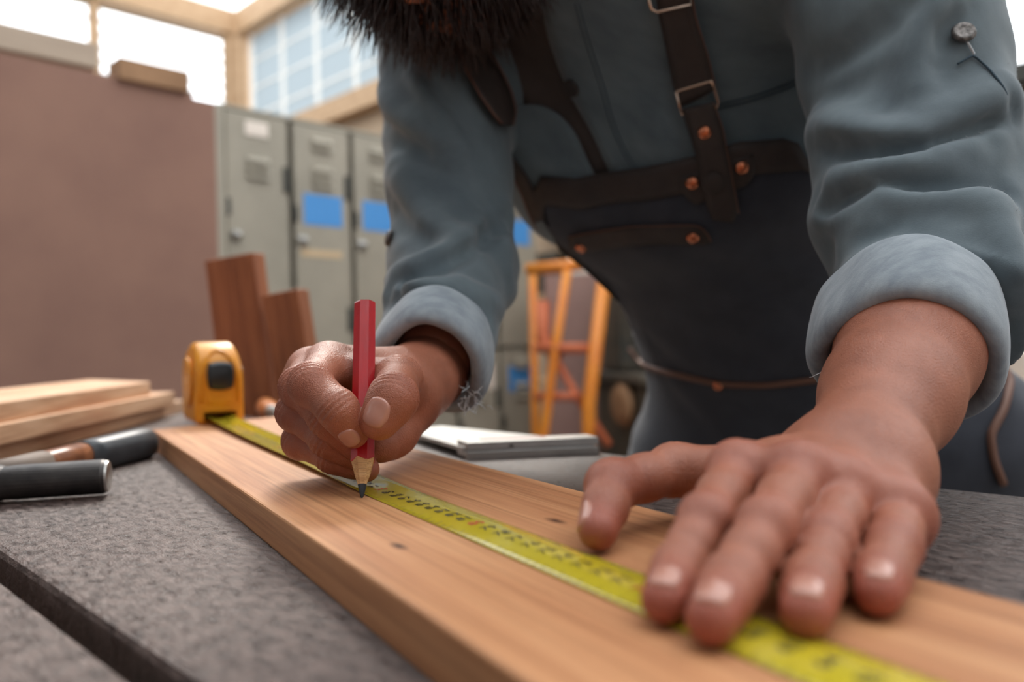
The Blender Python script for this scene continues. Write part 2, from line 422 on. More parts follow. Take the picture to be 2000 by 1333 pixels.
# ------------------------------------------------------------------ lockers and partition
LK = np.array([-.954, 2.65, 0])                           # front left foot of the locker bank
RZ = math.radians(45)                                     # local x runs along the bank, local -y faces the room
lock = empty('locker_bank', LK, RZ)
tag(lock, 'grey green steel locker bank with round knobs and blue stickers', 'locker')
LW, LD, LH = .252, .45, 1.80
NL = 6
body = box('body', (0, .075, .06), (LW * NL, LD, LH), 'locker', lock)
box('plinth', (.01, .09, 0), (LW * NL - .01, LD - .02, .06), 'locker', lock)
box('top_panel', (-.004, -.004, LH), (LW * NL + .004, LD, LH + .012), 'locker', lock)
bm = bmesh.new(); box_bm(bm, (-.012, .0, .0), (0, LD, LH + .01)); link('side_panel', from_bm(bm), 'locker', lock)
box('side_panel', (LW * NL, 0, 0), (LW * NL + .012, LD, LH + .01), 'locker', lock)
for i in range(NL):
    for tier in (0, 1):
        z0 = .08 if tier == 0 else .97
        z1 = .955 if tier == 0 else LH - .008
        x0 = i * LW + .012; x1 = (i + 1) * LW - .010
        d = box('door', (x0, -.012, z0), (x1, .012, z1), 'locker', lock, .003)
        # pressed louvre hoods, each leaning out over its slot
        def hood(zz):
            cx = (x0 + x1) / 2
            vv = [(cx + sx * .042, y, z) for sx in (-1, 1) for y, z in ((-.0118, zz + .010), (-.0270, zz - .009), (-.0255, zz - .010), (-.0105, zz + .008))]
            link('vent_slat', mesh_of(vv, [(0, 1, 2, 3), (7, 6, 5, 4), (0, 4, 5, 1), (1, 5, 6, 2), (2, 6, 7, 3), (3, 7, 4, 0)]), 'locker', d)
        for k in range(3): hood(z1 - .155 - k * .028)
        if i > 0:
            for k in range(2): hood(z1 - .05 - k * .026)
        zk = z1 - .42
        lathe('knob', [(.020, 0), (.020, .008), (.013, .010), (.012, .024), (.009, .028)], 'steel', d, 16,
              frame_to((x0 + .028, -.012, zk), (0, -1, 0)))
        box('latch', (x0 - .008, -.018, zk + .065), (x0 + .012, -.010, zk + .125), 'locker_dark', d, .003)
        for zh in (z1 - .21, z0 + .12):
            box('hinge', (x1 - .022, -.019, zh - .045), (x1 + .002, -.010, zh + .045), 'locker_dark', d, .003)
        st = None
        if tier == 1:
            if i == 0: box('number_plate', ((x0 + x1) / 2 - .045, -.016, z1 - .075), ((x0 + x1) / 2 + .04, -.0115, z1 - .025), 'sticker_white', d, .01)
            if i in (1, 2, 3, 5): box('blue_sticker', (x0 + .035, -.0135, z1 - .36), (x1 - .035, -.0118, z1 - .248), 'sticker_blue', d)
            if i == 1: box('tape_strip', (x0 + .02, -.0135, z1 - .475), (x1 - .04, -.0118, z1 - .45), 'sticker_tan', d)
        else:
            if i == 5: box('blue_sticker', (x0 + .04, -.0135, z1 - .19), (x1 - .03, -.0118, z1 - .075), 'sticker_blue', d)
            if i == 4: box('paper_notice', (x0 + .08, -.0135, z1 - .17), (x1 - .03, -.0118, z1 - .06), 'sticker_white', d)
# plywood partition beside the lockers (same run, standing a little proud)
part = empty('partition', LK, RZ)
tag(part, 'tall brown plywood partition board beside the grey lockers', 'partition')
prism('board', [(-2.3, 0), (-.03, 0), (-.03, 1.80), (-.10, 1.80), (-.10, 1.815), (-2.3, 1.84)], -.03, .0, 'partition', part,
      mtx=Matrix(((1, 0, 0, 0), (0, 0, 1, -.0), (0, 1, 0, 0), (0, 0, 0, 1))))
bm = bmesh.new(); box_bm(bm, (-.03, -.03, 0), (0, .03, 1.80)); link('edge_post', from_bm(bm), 'locker', part)
box('back_rail', (-2.3, .0, 1.5), (-.04, .04, 1.6), 'beam', part)
cr = empty('grey_board', LK + P45 * -1.0 + np.array([0, 0, 1.835]), RZ)
tag(cr, 'pale grey brown board lying along the top of the brown partition', 'board')
box('timber', (-1.2, -.02, 0), (.62, .12, .075), 'grey_wood', cr, .004)
bx = box('tan_offcut', (-.33, -.05, 0), (-.12, .05, .065), 'brown_box'); bx.location = Vector(LK + np.array([0, 0, 1.812])); bx.rotation_euler = (0, 0, RZ)
tag(bx, 'small tan block standing on top of the brown partition near the lockers', 'block')

# ------------------------------------------------------------------ things behind the worker
def g2(px, py, d): return D(px, py, d)
cart = empty('orange_trolley', (.2, 3.0, 0))
tag(cart, 'orange tubular steel trolley frame standing beside the lockers', 'trolley')
def ctube(name, pts, r, m):
    o = tube(name, [np.asarray(p) - np.array([.2, 3.0, 0]) for p in pts], r, m, cart, 10); return o
def onfloor(px, dd, z): 
    r = ray(px, 666.5); q = CAM + r * dd; return np.array([q[0], q[1], z])
ctube('upright', [D(1182, 530, 3.0), D(1150, 790, 2.95), np.array([.255, 2.9, .05])], .026, 'orange')
ctube('upright', [D(1108, 528, 3.05), D(1082, 700, 3.02), D(1062, 850, 3.0), np.array([.09, 2.98, .05])], .018, 'orange')
ctube('upright', [D(1040, 530, 3.45), D(1046, 850, 3.4), np.array([.08, 3.35, .05])], .018, 'orange')
ctube('top_rail', [D(1030, 527, 3.15), D(1110, 520, 3.08), D(1190, 510, 3.0)], .024, 'orange')
ctube('cross_rail', [D(1046, 680, 3.05), D(1164, 681, 2.98)], .02, 'rust')
ctube('cross_rail', [D(1046, 775, 3.05), D(1135, 775, 2.98)], .016, 'rust')
ctube('brace', [D(1062, 660, 3.06), D(1130, 780, 3.0), D(1190, 870, 2.9)], .014, 'rust')
ctube('brace', [D(1060, 590, 3.1), D(1060, 660, 3.08), D(1090, 700, 3.05)], .03, 'rust')
bm = bmesh.new(); box_bm(bm, (-.13, -.35, .06), (.12, .45, .1), .005); link('deck', from_bm(bm), 'rust', cart)
for sx in (-.1, .08):
    for sy in (-.25, .35):
        lathe('wheel', [(.02, -.015), (.055, -.015), (.06, -.01), (.06, .01), (.055, .015), (.02, .015)], 'rubber', cart, 16, frame_to((sx, sy, .06), (1, 0, 0), (0, 1, 0)))
mb = box('mauve_board', (-.24, -.02, 0), (.03, .02, 1.28), 'mauve'); mb.location = (.39, 3.52, 0); mb.rotation_euler = (0, 0, RZ * .1)
tag(mb, 'mauve grey board standing upright behind the orange trolley', 'board')
sh = empty('storage_shelf', (.55, 4.25, 0), -RZ)
tag(sh, 'dark open storage shelf behind the orange trolley', 'shelf')
for sx in (-.55, .55):
    for sy in (-.2, .2): box('upright', (sx - .02, sy - .02, 0), (sx + .02, sy + .02, 1.9), 'grey_shelf', sh)
for z in (.25, .75, 1.22, 1.70): box('shelf_board', (-.57, -.22, z), (.57, .22, z + .025), 'beam', sh)
box('back_panel', (-.57, .2, 0), (.57, .22, 1.9), 'brown_box', sh)
shm = Matrix.Translation((.55, 4.25, 0)) @ Matrix.Rotation(-RZ, 4, 'Z')
def on_shelf(name, x, y, z, lab, cat, fn):
    e = fn(); e.location = shm @ Vector((x, y, z)); e.rotation_euler = (0, 0, -RZ); return tag(e, lab, cat)
on_shelf('crate', -.40, 0, 1.245, 'dark brown crate on the storage shelf beside the white canister', 'crate', lambda: box('crate', (-.09, -.1, 0), (.09, .1, .24), 'dark_machine', None, .006))
on_shelf('canister', -.17, -.05, 1.245, 'white enamel canister on the storage shelf', 'canister',
         lambda: lathe('canister', [(.07, 0), (.075, .01), (.075, .2), (.05, .23), (.05, .25), (.0, .25)], 'white_box', None, 20))
on_shelf('tin', -.2, -.1, .775, 'small cream tin on the lower shelf behind the trolley', 'tin',
         lambda: lathe('tin', [(.08, 0), (.082, .01), (.082, .15), (.078, .16), (.0, .16)], 'white_box', None, 20))
mc = empty('drill_press', (.555, 3.14, 0), .3)
tag(mc, 'dark green machine cabinet standing beside the orange trolley', 'machine')
box('base_cabinet', (-.14, -.2, 0), (.2, .25, .82), 'dark_machine', mc, .02)
box('table_plate', (-.17, -.23, .82), (.23, .28, .86), 'dark_machine', mc, .01)
box('column', (-.13, .02, .86), (.16, .22, 1.22), 'dark_machine', mc, .02)
box('head', (-.1, -.2, 1.2), (.14, .2, 1.42), 'dark_machine', mc, .03)
lathe('hand_wheel', [(.03, -.02), (.07, -.02), (.085, 0), (.07, .02), (.03, .02)], 'brown_box', mc, 18, frame_to((-.16, -.05, .74), (1, 0, 0), (0, 1, 0)))
# right hand side, seen past the sleeve
rc = empty('tool_cabinet', (1.55, 2.72, 0), -RZ)
tag(rc, 'grey brown tool cabinet under the bright window behind the worker', 'cabinet')
box('body', (-.5, -.25, .0), (.6, .25, 1.72), 'grey_shelf', rc, .01)
box('door', (-.48, -.27, .05), (.04, -.25, 1.66), 'grey_shelf', rc, .005)
box('door', (.06, -.27, .05), (.58, -.25, 1.66), 'grey_shelf', rc, .005)
box('cornice', (-.53, -.28, 1.72), (.63, .26, 1.78), 'locker_dark', rc, .005)
wb = box('white_carton', (-.16, -.1, 0), (.16, .1, .085), 'white_box', None, .006)
wb.location = (1.12, 1.80, .86); wb.rotation_euler = (0, 0, -RZ)
tag(wb, 'white carton on the low stand behind the worker', 'carton')
ls = empty('low_stand', (1.12, 1.80, 0), -RZ)
tag(ls, 'low brown stand carrying a white carton behind the worker', 'stand')
box('top', (-.3, -.2, .83), (.3, .2, .86), 'brown_box', ls, .004)
for sx in (-.27, .27):
    for sy in (-.17, .17): box('leg', (sx - .02, sy - .02, 0), (sx + .02, sy + .02, .83), 'brown_box', ls)

# ------------------------------------------------------------------ bench
bench = empty('workbench', (0, 0, 0), math.radians(135))   # local x runs along the boards (away to the left), local -y is the far side
tag(bench, 'weathered dark wooden workbench with a wide gap between its top boards', 'workbench')
# local coords: x = s = (-X+Y)/sqrt2 ; y = -(X+Y)/sqrt2
def bench_board(y0, y1, x0, x1):
    return box('top_board', (x0, y0, BT - .045), (x1, y1, BT), 'bench', bench, .0035)
bench_board(-.515, -.0945, -1.0, 1.45)
bench_board(-.0825, .34, -1.0, 1.45)
for x in (-.8, .25, 1.3):
    box('bearer', (x - .05, -.48, BT - .125), (x + .05, .31, BT - .045), 'bench_frame', bench, .004)
    for y in (-.42, .25):
        box('leg', (x - .045, y - .045, 0), (x + .045, y + .045, BT - .125), 'bench_frame', bench, .004)
box('stretcher', (-.8, -.45, .2), (1.3, -.39, .3), 'bench_frame', bench, .004)

# ------------------------------------------------------------------ plank being marked
T = np.array([.511, -.8596, 0]); T /= np.linalg.norm(T)
Nn = np.array([-T[1], T[0], 0])                              # across the plank, away from camera
PANG = math.atan2(T[1], T[0])
def plk(t, n, z): return T * t + Nn * n + np.array([0, 0, z])
plank = prism('plank', [(-.832, .0915), (.36, .0915), (.36, .232), (-.885, .232)], BT - .0002, PT, 'plank', None, .0012)
plank.rotation_euler = (0, 0, PANG)
tag(plank, 'long light brown wooden plank under the yellow tape blade', 'plank')

# ------------------------------------------------------------------ tape measure
tape = empty('tape_measure', plk(-.86, .156, PT), PANG)
tag(tape, 'yellow tape measure with black lock button and drawn out blade', 'tape measure')
# local x = along blade toward hand; case from x=-.075 .. 0.03
def case_profile():
    pts = []
    x0, x1, h = -.062, .018, .083
    for (cx, cz, r, a0, a1) in ((x1 - .010, .006, .006, -90, 0), (x1 - .034, h - .036, .036, 0, 90), (x0 + .03, h - .03, .03, 90, 180), (x0 + .012, .012, .012, 180, 270)):
        for k in range(9):
            a = math.radians(a0 + (a1 - a0) * k / 8)
            pts.append((cx + (r) * math.cos(a) + (.004 if a0 == -90 else 0), cz + r * math.sin(a)))
    return pts
prof = case_profile()
wd = .024
bm = bmesh.new()
f = bm.faces.new([bm.verts.new((x, -wd, z)) for x, z in prof])
r = bmesh.ops.extrude_face_region(bm, geom=[f])
for v in [g for g in r['geom'] if isinstance(g, bmesh.types.BMVert)]: v.co.y = wd
es = [e for e in bm.edges if abs(e.verts[0].co.y - e.verts[1].co.y) < 1e-6]
bmesh.ops.bevel(bm, geom=es, offset=.007, segments=4, profile=.5, affect='EDGES', clamp_overlap=True)
for v in bm.verts: v.co.y *= 1 - .24 * max(0, (v.co.z - .035) / .048) ** 2
case = link('case', from_bm(bm), 'yellow_plastic', tape, True)
def front_x(z):
    # front outline of the case at height z
    best = -1
    for i in range(len(prof)):
        (xa, za), (xb, zb) = prof[i], prof[(i + 1) % len(prof)]
        if min(za, zb) - 1e-9 <= z <= max(za, zb) + 1e-9 and abs(za - zb) > 1e-9:
            best = max(best, xa + (xb - xa) * (z - za) / (zb - za))
    return best
def case_patch(name, y0, y1, z0, z1, off, th, m, parent, rnd=.5, n=12):
    """curved plate following the case front, superellipse outline"""
    V = []; Fc = []
    for lay in (0, 1):
        for i in range(n + 1):
            for j in range(n + 1):
                u = -1 + 2 * i / n; v = -1 + 2 * j / n
                # square to rounded square
                uu = u * math.sqrt(1 - rnd * v * v / 2); vv = v * math.sqrt(1 - rnd * u * u / 2)
                y = (y0 + y1) / 2 + uu * (y1 - y0) / 2; z = (z0 + z1) / 2 + vv * (z1 - z0) / 2
                V.append((front_x(z) + off + (th if lay else 0) * (1 - .35 * max(abs(u), abs(v)) ** 6), y, z))
    k = (n + 1) ** 2
    for i in range(n):
        for j in range(n):
            a = i * (n + 1) + j
            Fc.append((a, a + 1, a + n + 2, a + n + 1)[::-1]); Fc.append((a + k, a + k + 1, a + k + n + 2, a + k + n + 1))
    ring = [j for j in range(n + 1)] + [i * (n + 1) + n for i in range(1, n + 1)] + [n * (n + 1) + j for j in range(n - 1, -1, -1)] + [i * (n + 1) for i in range(n - 1, 0, -1)]
    for a, b in zip(ring, ring[1:] + ring[:1]): Fc.append((a, b, b + k, a + k))
    bm = bmesh.new(); bv = [bm.verts.new(v) for v in V]
    for f in Fc: bm.faces.new([bv[i] for i in f])
    return link(name, from_bm(bm), m, parent, True)
rim = []
for k in range(29):
    u = math.pi * k / 28
    y = -.0185 * math.cos(u); z = .022 + .052 * max(0, math.sin(u)) ** .55
    rim.append((front_x(z) + .0004, y * (1 - .15 * max(0, (z - .035) / .048) ** 2), z))
tube('front_rim', rim, .0022, 'yellow_plastic', tape, 8)
case_patch('front_panel', -.0155, .0155, .018, .070, -.0008, .0012, 'yellow_plastic', tape, .35)
case_patch('lock_button', -.0125, .0135, .034, .063, .0, .0055, 'black_plastic', tape, .55)
cut = box('slot_cutter', (-.030, -.0155, .0028), (.060, .0155, .0125), None)
cut.parent = tape
bo = case.modifiers.new('slot', 'BOOLEAN'); bo.operation = 'DIFFERENCE'; bo.object = cut; bo.solver = 'EXACT'
bpy.context.view_layer.update()
cut_me = bpy.data.meshes.new_from_object(case.evaluated_get(bpy.context.evaluated_depsgraph_get()))
case.modifiers.clear(); case.data = cut_me
cut_me.set_sharp_from_angle(angle=math.radians(40))
bpy.data.objects.remove(cut, do_unlink=True)
lathe('side_badge', [(.0, -.001), (.026, -.001), (.026, .0012), (.024, .0016), (.0, .0016)], 'yellow_plastic', tape, 28, frame_to((-.022, -wd, .042), (0, -1, 0)))
bm = bmesh.new(); box_bm(bm, (-.05, wd - .001, .05), (-.01, wd + .005, .056), .001); link('belt_clip', from_bm(bm), 'steel', tape)
# blade: concave strip, local x from case to hook
bl_x0, bl_x1, bw, sag = -.022, 1.14, .0125, .0030
def blade_pt(x, y):
    lift = .0050 * math.exp(-max(0, x - .02) / .10) 
    sg = float(np.interp(x, [0, .36, .56, .70, .80, 1.2], [sag, sag, -.0018, -.0018, -.0006, -.0004]))
    return (x, y - .0035 * min(1, (x - .02) / .3), .0004 + lift + sg * ((y / bw) ** 2 - (1 if sg < 0 else 0)))
nx, ny = 120, 10
V = [blade_pt(bl_x0 + (bl_x1 - bl_x0) * i / nx, -bw + 2 * bw * j / ny) for i in range(nx + 1) for j in range(ny + 1)]
Fc = [(i * (ny + 1) + j, (i + 1) * (ny + 1) + j, (i + 1) * (ny + 1) + j + 1, i * (ny + 1) + j + 1) for i in range(nx) for j in range(ny)]
blade = link('blade', mesh_of(V, Fc), 'blade', tape, True)
sm = blade.modifiers.new('thick', 'SOLIDIFY'); sm.thickness = .0003; sm.offset = -1
bm = bmesh.new(); box_bm(bm, (bl_x1 - .004, -.012, -.018), (bl_x1 - .0025, .011, .003)); link('end_hook', from_bm(bm), 'steel', tape)
# printed ticks and numbers
def on_blade(x, y, lift=.00012):
    p = blade_pt(x, y); return (p[0], p[1], p[2] + lift)
V = []; Fc = []
def quad(x0, x1, y0, y1, n=3):
    b = len(V)
    for k in range(n + 1):
        y = y0 + (y1 - y0) * k / n
        V.append(on_blade(x0, y)); V.append(on_blade(x1, y))
    for k in range(n): Fc.append((b + 2 * k, b + 2 * k + 1, b + 2 * k + 3, b + 2 * k + 2))
x_of_90 = -.392 + .86
k = 0
for mm_ in range(-45, 62):
    x = x_of_90 + .005 * mm_
    if x < .05 or x > 1.1: continue
    L_ = .0045 if mm_ % 2 == 0 else .003
    quad(x - .00016, x + .00016, bw - L_, bw - .0002)
    quad(x - .00016, x + .00016, -bw + .0002, -bw + L_ * .8)
link('tick_marks', mesh_of(V, Fc), 'ink', blade)
def number_mesh(txt, size):
    cu = bpy.data.curves.new('t', 'FONT'); cu.body = txt; cu.size = size; cu.align_x = 'CENTER'; cu.align_y = 'CENTER'
    cu.resolution_u = 3
    o = bpy.data.objects.new('t', cu); COL.objects.link(o)
    bpy.context.view_layer.update()
    me = bpy.data.meshes.new_from_object(o.evaluated_get(bpy.context.evaluated_depsgraph_get()))
    bpy.data.objects.remove(o, do_unlink=True)
    return me
acc = {'ink': ([], []), 'red_ink': ([], [])}
for c in range(-36, 34):
    val = 90 - c
    x = x_of_90 + .0105 * c if c >= 0 else x_of_90 + .0105 * c
    if val <= 0 or x < .06 or x > 1.08: continue
    me = number_mesh(str(val), .0072)
    V, Fc = acc['red_ink' if val % 10 == 0 else 'ink']
    b = len(V)
    for v in me.vertices:
        # text runs across the blade, its top pointing to the case
        V.append(on_blade(x - v.co.y * 1.0, v.co.x * 1.0 - .001, .00016))
    for p in me.polygons: Fc.append(tuple(b + i for i in p.vertices))
    bpy.data.meshes.remove(me)
link('black_numbers', mesh_of(*acc['ink']), 'ink', blade)
link('red_numbers', mesh_of(*acc['red_ink']), 'red_ink', blade)

# ------------------------------------------------------------------ pencil
PA = Z(707, 973, PT); PB = D(713, 594, .455)
pen = empty('carpenter_pencil', PA)
pen.matrix_world = frame_to(PA, PB - PA, (1, .15, 0))
tag(pen, 'red painted carpenter pencil with sharpened tip held in the hand', 'pencil')
plen = float(np.linalg.norm(PB - PA))
def hexloop(r, rf, z):
    return [(r * math.cos(math.radians(22.5 + 45 * k)), rf * math.sin(math.radians(22.5 + 45 * k)), z) for k in range(8)]
def loft(name, loops, m, parent, smooth=False):
    n = len(loops[0]); V = [p for l in loops for p in l]
    Fc = [(i * n + k, i * n + (k + 1) % n, (i + 1) * n + (k + 1) % n, (i + 1) * n + k) for i in range(len(loops) - 1) for k in range(n)]
    Fc += [tuple(range(n))[::-1], tuple(range((len(loops) - 1) * n, len(loops) * n))]
    bm = bmesh.new(); bv = [bm.verts.new(v) for v in V]
    for f in Fc: bm.faces.new([bv[i] for i in f])
    return link(name, from_bm(bm), m, parent, smooth)
pr, pf = .0064, .0052
zc = .0195
lo_ = []
for k, (x, y, z) in enumerate(hexloop(pr, pf, zc)):
    lo_.append((x, y, zc + (.0012 if k % 2 else -.0006)))
loft('painted_shaft', [lo_, hexloop(pr, pf, zc + .004), hexloop(pr, pf, plen - .001), hexloop(pr * .95, pf * .95, plen)], 'red_paint', pen)
loft('wood_cone', [hexloop(.0020, .0020, .0062), hexloop(.0042, .0036, .0125), hexloop(pr * .985, pf * .985, zc + .001), hexloop(pr * .985, pf * .985, zc + .006)], 'cut_wood', pen)
loft('graphite_lead', [hexloop(.0005, .0005, .0), hexloop(.0012, .0011, .0018), hexloop(.0023, .0022, .0066), hexloop(.0015, .0015, .010)], 'graphite', pen)

# ------------------------------------------------------------------ hammer
ham = empty('hammer', (0, 0, 0)); tag(ham, 'old hammer with dark steel head and rubber tipped wooden handle', 'hammer')
HC = np.array([-.348, .497, BT])
ham.location = Vector(HC)
hd = nrm([.96, .27, 0])                                     # along the head toward its face
hp = nrm(np.array([-.324, .705, 0]) - np.array([HC[0], HC[1], 0]))     # along the handle
mm = frame_to((0, 0, .0125), hd, (0, 0, 1))
def ring4(w, h, z, n=32, e=3.5):
    out = []
    for k in range(n):
        a = 2 * math.pi * k / n; c_, s_ = math.cos(a), math.sin(a)
        out.append(mm @ Vector((math.copysign(abs(c_) ** (2 / e), c_) * w, math.copysign(abs(s_) ** (2 / e), s_) * h, z)))
    return out
loft('head', [ring4(.008, .0105, -.075, 32, 4), ring4(.010, .0125, -.05), ring4(.0125, .0135, -.02), ring4(.0125, .0135, .018), ring4(.0105, .0108, .026, 32, 2.4),
              ring4(.0110, .0112, .034, 32, 2.1), ring4(.0112, .0114, .082, 32, 2), ring4(.0104, .0106, .0845, 32, 2)], 'steel_dark', ham, False)
loft('striking_face', [ring4(.0104, .0106, .0843, 32, 2), ring4(.0098, .0100, .0858, 32, 2), ring4(.006, .006, .0864, 32, 2)], 'steel', ham)
hl = .205
mh = frame_to((0, 0, .0125), hp, (0, 0, 1))
def hring(w, h, z, n=14, e=2.6):
    out = []
    for k in range(n):
        a = 2 * math.pi * k / n; c_, s_ = math.cos(a), math.sin(a)
        out.append(mh @ Vector((math.copysign(abs(c_) ** (2 / e), c_) * w, math.copysign(abs(s_) ** (2 / e), s_) * h, z)))
    return out
loft('handle', [hring(.010, .0085, -.012), hring(.0105, .0088, .02), hring(.0095, .0085, .04), hring(.0112, .0105, .09), hring(.0118, .0112, .125)], 'handle_wood', ham, True)
loft('handle_binding', [hring(.0110, .0096, .016), hring(.0112, .0098, .05), hring(.0115, .0108, .075)], 'grey_shelf', ham, True)
loft('rubber_grip', [hring(.0126, .0122, .118), hring(.0130, .0130, .135), hring(.0138, .0142, .175), hring(.0140, .0146, .198), hring(.0120, .0125, hl), hring(.006, .006, hl + .002)], 'rubber', ham, True)

# ------------------------------------------------------------------ stacked boards at the left
def stack_board(a, b, width, z0, th, lab, end_skew=0, wob=0):
    """right edge runs a -> b in plan, the board extends to its left"""
    a = np.array([a[0], a[1], 0]); b = np.array([b[0], b[1], 0])
    L_ = np.linalg.norm(b - a); ang = math.atan2(b[1] - a[1], b[0] - a[0])
    o = prism('board', [(-.13, 0), (L_, 0), (L_ + end_skew, width), (-.13, width)], 0, th, 'pale_wood', None, .0015)
    o.location = (a[0], a[1], z0); o.rotation_euler = (0, 0, ang)
    return tag(o, lab, 'board', 'stack of pale boards on the bench')
stack_board((-.440, .66), (-.496, 1.20), .145, BT, .0178, 'pale wooden board at the bottom of the stack beside the hammer', .06)
stack_board((-.428, .66), (-.472, 1.11), .13, BT + .0177, .0178, 'pale wooden board in the middle of the stack beside the hammer', .05)
stack_board((-.434, .66), (-.474, 1.04), .14, BT + .0354, .0178, 'pale wooden board on top of the stack beside the hammer', .16)

# ------------------------------------------------------------------ two reddish boards leaning at the back edge of the bench
def leaning(topL, topR, botx, d, w_m, th, lab):
    """board standing on the floor behind the bench and leaning along it"""
    tl = D(*topL, d); tr = D(*topR, d)
    mid = (tl + tr) / 2
    b = D(botx[0], botx[1], d)
    ax = nrm(b - mid)
    L_ = (mid[2]) / -ax[2]
    foot = mid + ax * L_
    x = nrm(tr - tl)
    z = -ax; x = nrm(x - z * (x @ z)); x = nrm(x + np.array([0, -.30, 0])); x = nrm(x - z * (x @ z)); y = np.cross(z, x)
    mm = Matrix([[x[i], y[i], z[i], foot[i]] for i in range(3)] + [[0, 0, 0, 1]])
    bm = bmesh.new(); box_bm(bm, (-w_m / 2, 0, .0), (w_m / 2, th, L_), .002)
    me = from_bm(bm)
    # grain along z: rotate mesh data so that local x is the length
    o2 = link('leaning_board', me, 'red_wood', None)
    rot = Matrix(((0, 0, 1, 0), (0, 1, 0, 0), (-1, 0, 0, 0), (0, 0, 0, 1)))
    me.transform(rot); o2.matrix_world = mm @ rot.inverted()
    return tag(o2, lab, 'board', 'reddish boards leaning behind the bench')
leaning((392, 499), (500, 503), (478, 760), 1.20, .086, .030, 'taller reddish brown board leaning behind the yellow tape measure')
leaning((512, 571), (578, 570), (575, 760), 1.16, .062, .030, 'shorter reddish brown board leaning behind the yellow tape measure')

# ------------------------------------------------------------------ screwdriver, try square
sd0 = Z(527, 822, BT) ; sd0[2] = BT + .0135
sdd = nrm([.42, -.9, -.02])
sdr = empty('screwdriver', sd0); tag(sdr, 'screwdriver with orange wooden handle and steel ferrule lying behind the hand', 'screwdriver')
sdr.matrix_world = frame_to(sd0, sdd)
lathe('handle', [(.004, -.055), (.010, -.052), (.0128, -.04), (.0125, -.02), (.0132, -.008), (.0105, .004), (.0075, .010)], 'handle_orange' if 'handle_orange' in MT else mat('orange_wood_handle', (222, 140, 74), (204, 118, 60), rough=.35, scale=(60, 60, 60), coat=.3), sdr, 20)
lathe('ferrule', [(.0072, .008), (.0078, .010), (.0078, .022), (.0060, .024)], 'steel', sdr, 18)
lathe('shaft', [(.0032, .023), (.0032, .085), (.0024, .092), (.0022, .096)], 'steel', sdr, 12)
sq = empty('steel_square', (0, 0, 0)); tag(sq, 'flat aluminium square with a thick fence and red ruled line on the bench', 'square')
a0 = Z(912, 898, BT); a1 = Z(1169, 886, BT); a2 = Z(786, 858, BT)
sq.location = Vector(a0)
ex = nrm(a1 - a0); ez = np.array([0, 0, 1.]); ey = np.cross(ez, ex)
sq.matrix_world = Matrix([[ex[i], ey[i], ez[i], a0[i]] for i in range(3)] + [[0, 0, 0, 1]])
Lx = float(np.linalg.norm(a1 - a0)); la = a2 - a0; lx, ly = float(la @ ex), float(la @ ey)
prism('fence', [(0, 0), (Lx, 0), (Lx - .004, .022), (-.006, .022)], .0072, .0135, 'alu', sq, .0005)
prism('fence_base', [(0, 0), (Lx, 0), (Lx - .004, .022), (-.006, .022)], .0015, .0060, 'alu', sq, .0005)
prism('fence_core', [(.003, .003), (Lx - .003, .003), (Lx - .006, .019), (-.002, .019)], .0058, .0074, 'alu', sq)
prism('plate', [(-.003, .004), (Lx * .9, .016), (lx + .04, ly + .02), (lx, ly)], .006, .0095, 'alu', sq, .0004)
prism('foot_strip', [(0, -.0004), (Lx, -.0004), (Lx, .0026), (-.001, .0026)], .0, .0048, 'steel', sq)
box('pivot_pin', (Lx * .32, -.0008, .0084), (Lx * .32 + .003, .001, .0106), 'steel_dark', sq)
box('red_line', (.012, .0145, .0133), (Lx * .62, .0172, .0138), 'red_ink', sq)

# ================================================================== PERSON (implicit surfaces meshed with surface nets)
f32 = np.float32
def rc(P, a, b, ra, rb):
    a = np.asarray(a, f32); b = np.asarray(b, f32); ba = b - a
    pa = P - a
    h = np.clip(pa @ ba / max(ba @ ba, 1e-12), 0, 1)
    q = pa - h[:, None] * ba
    return np.sqrt(np.einsum('ij,ij->i', q, q)) - (ra + (rb - ra) * h)
def sph(P, c, r):
    q = P - np.asarray(c, f32); return np.sqrt(np.einsum('ij,ij->i', q, q)) - r
def ell(P, c, R3, rad):
    """R3 rows: local axes"""
    q = (P - np.asarray(c, f32)) @ np.asarray(R3, f32).T
    rad = np.asarray(rad, f32)
    k0 = np.sqrt(((q / rad) ** 2).sum(1)); k1 = np.sqrt(((q / rad ** 2) ** 2).sum(1))
    return k0 * (k0 - 1) / np.maximum(k1, 1e-6)
def smin(a, b, k):
    h = np.maximum(k - np.abs(a - b), 0) / k
    return np.minimum(a, b) - h * h * k * .25
def seg_dist(P, pts):
    d = np.full(len(P), 1e3, f32)
    for a, b in zip(pts[:-1], pts[1:]): d = np.minimum(d, rc(P, a, b, 0, 0))
    return d
def grad(f, P, e=2e-4):
    k = np.array([[1, -1, -1], [-1, -1, 1], [-1, 1, -1], [1, 1, 1]], f32)
    g = np.zeros_like(P)
    for q in k: g += f(P + q * f32(e))[:, None] * q
    return g / np.maximum(np.linalg.norm(g, axis=1, keepdims=True), 1e-9)

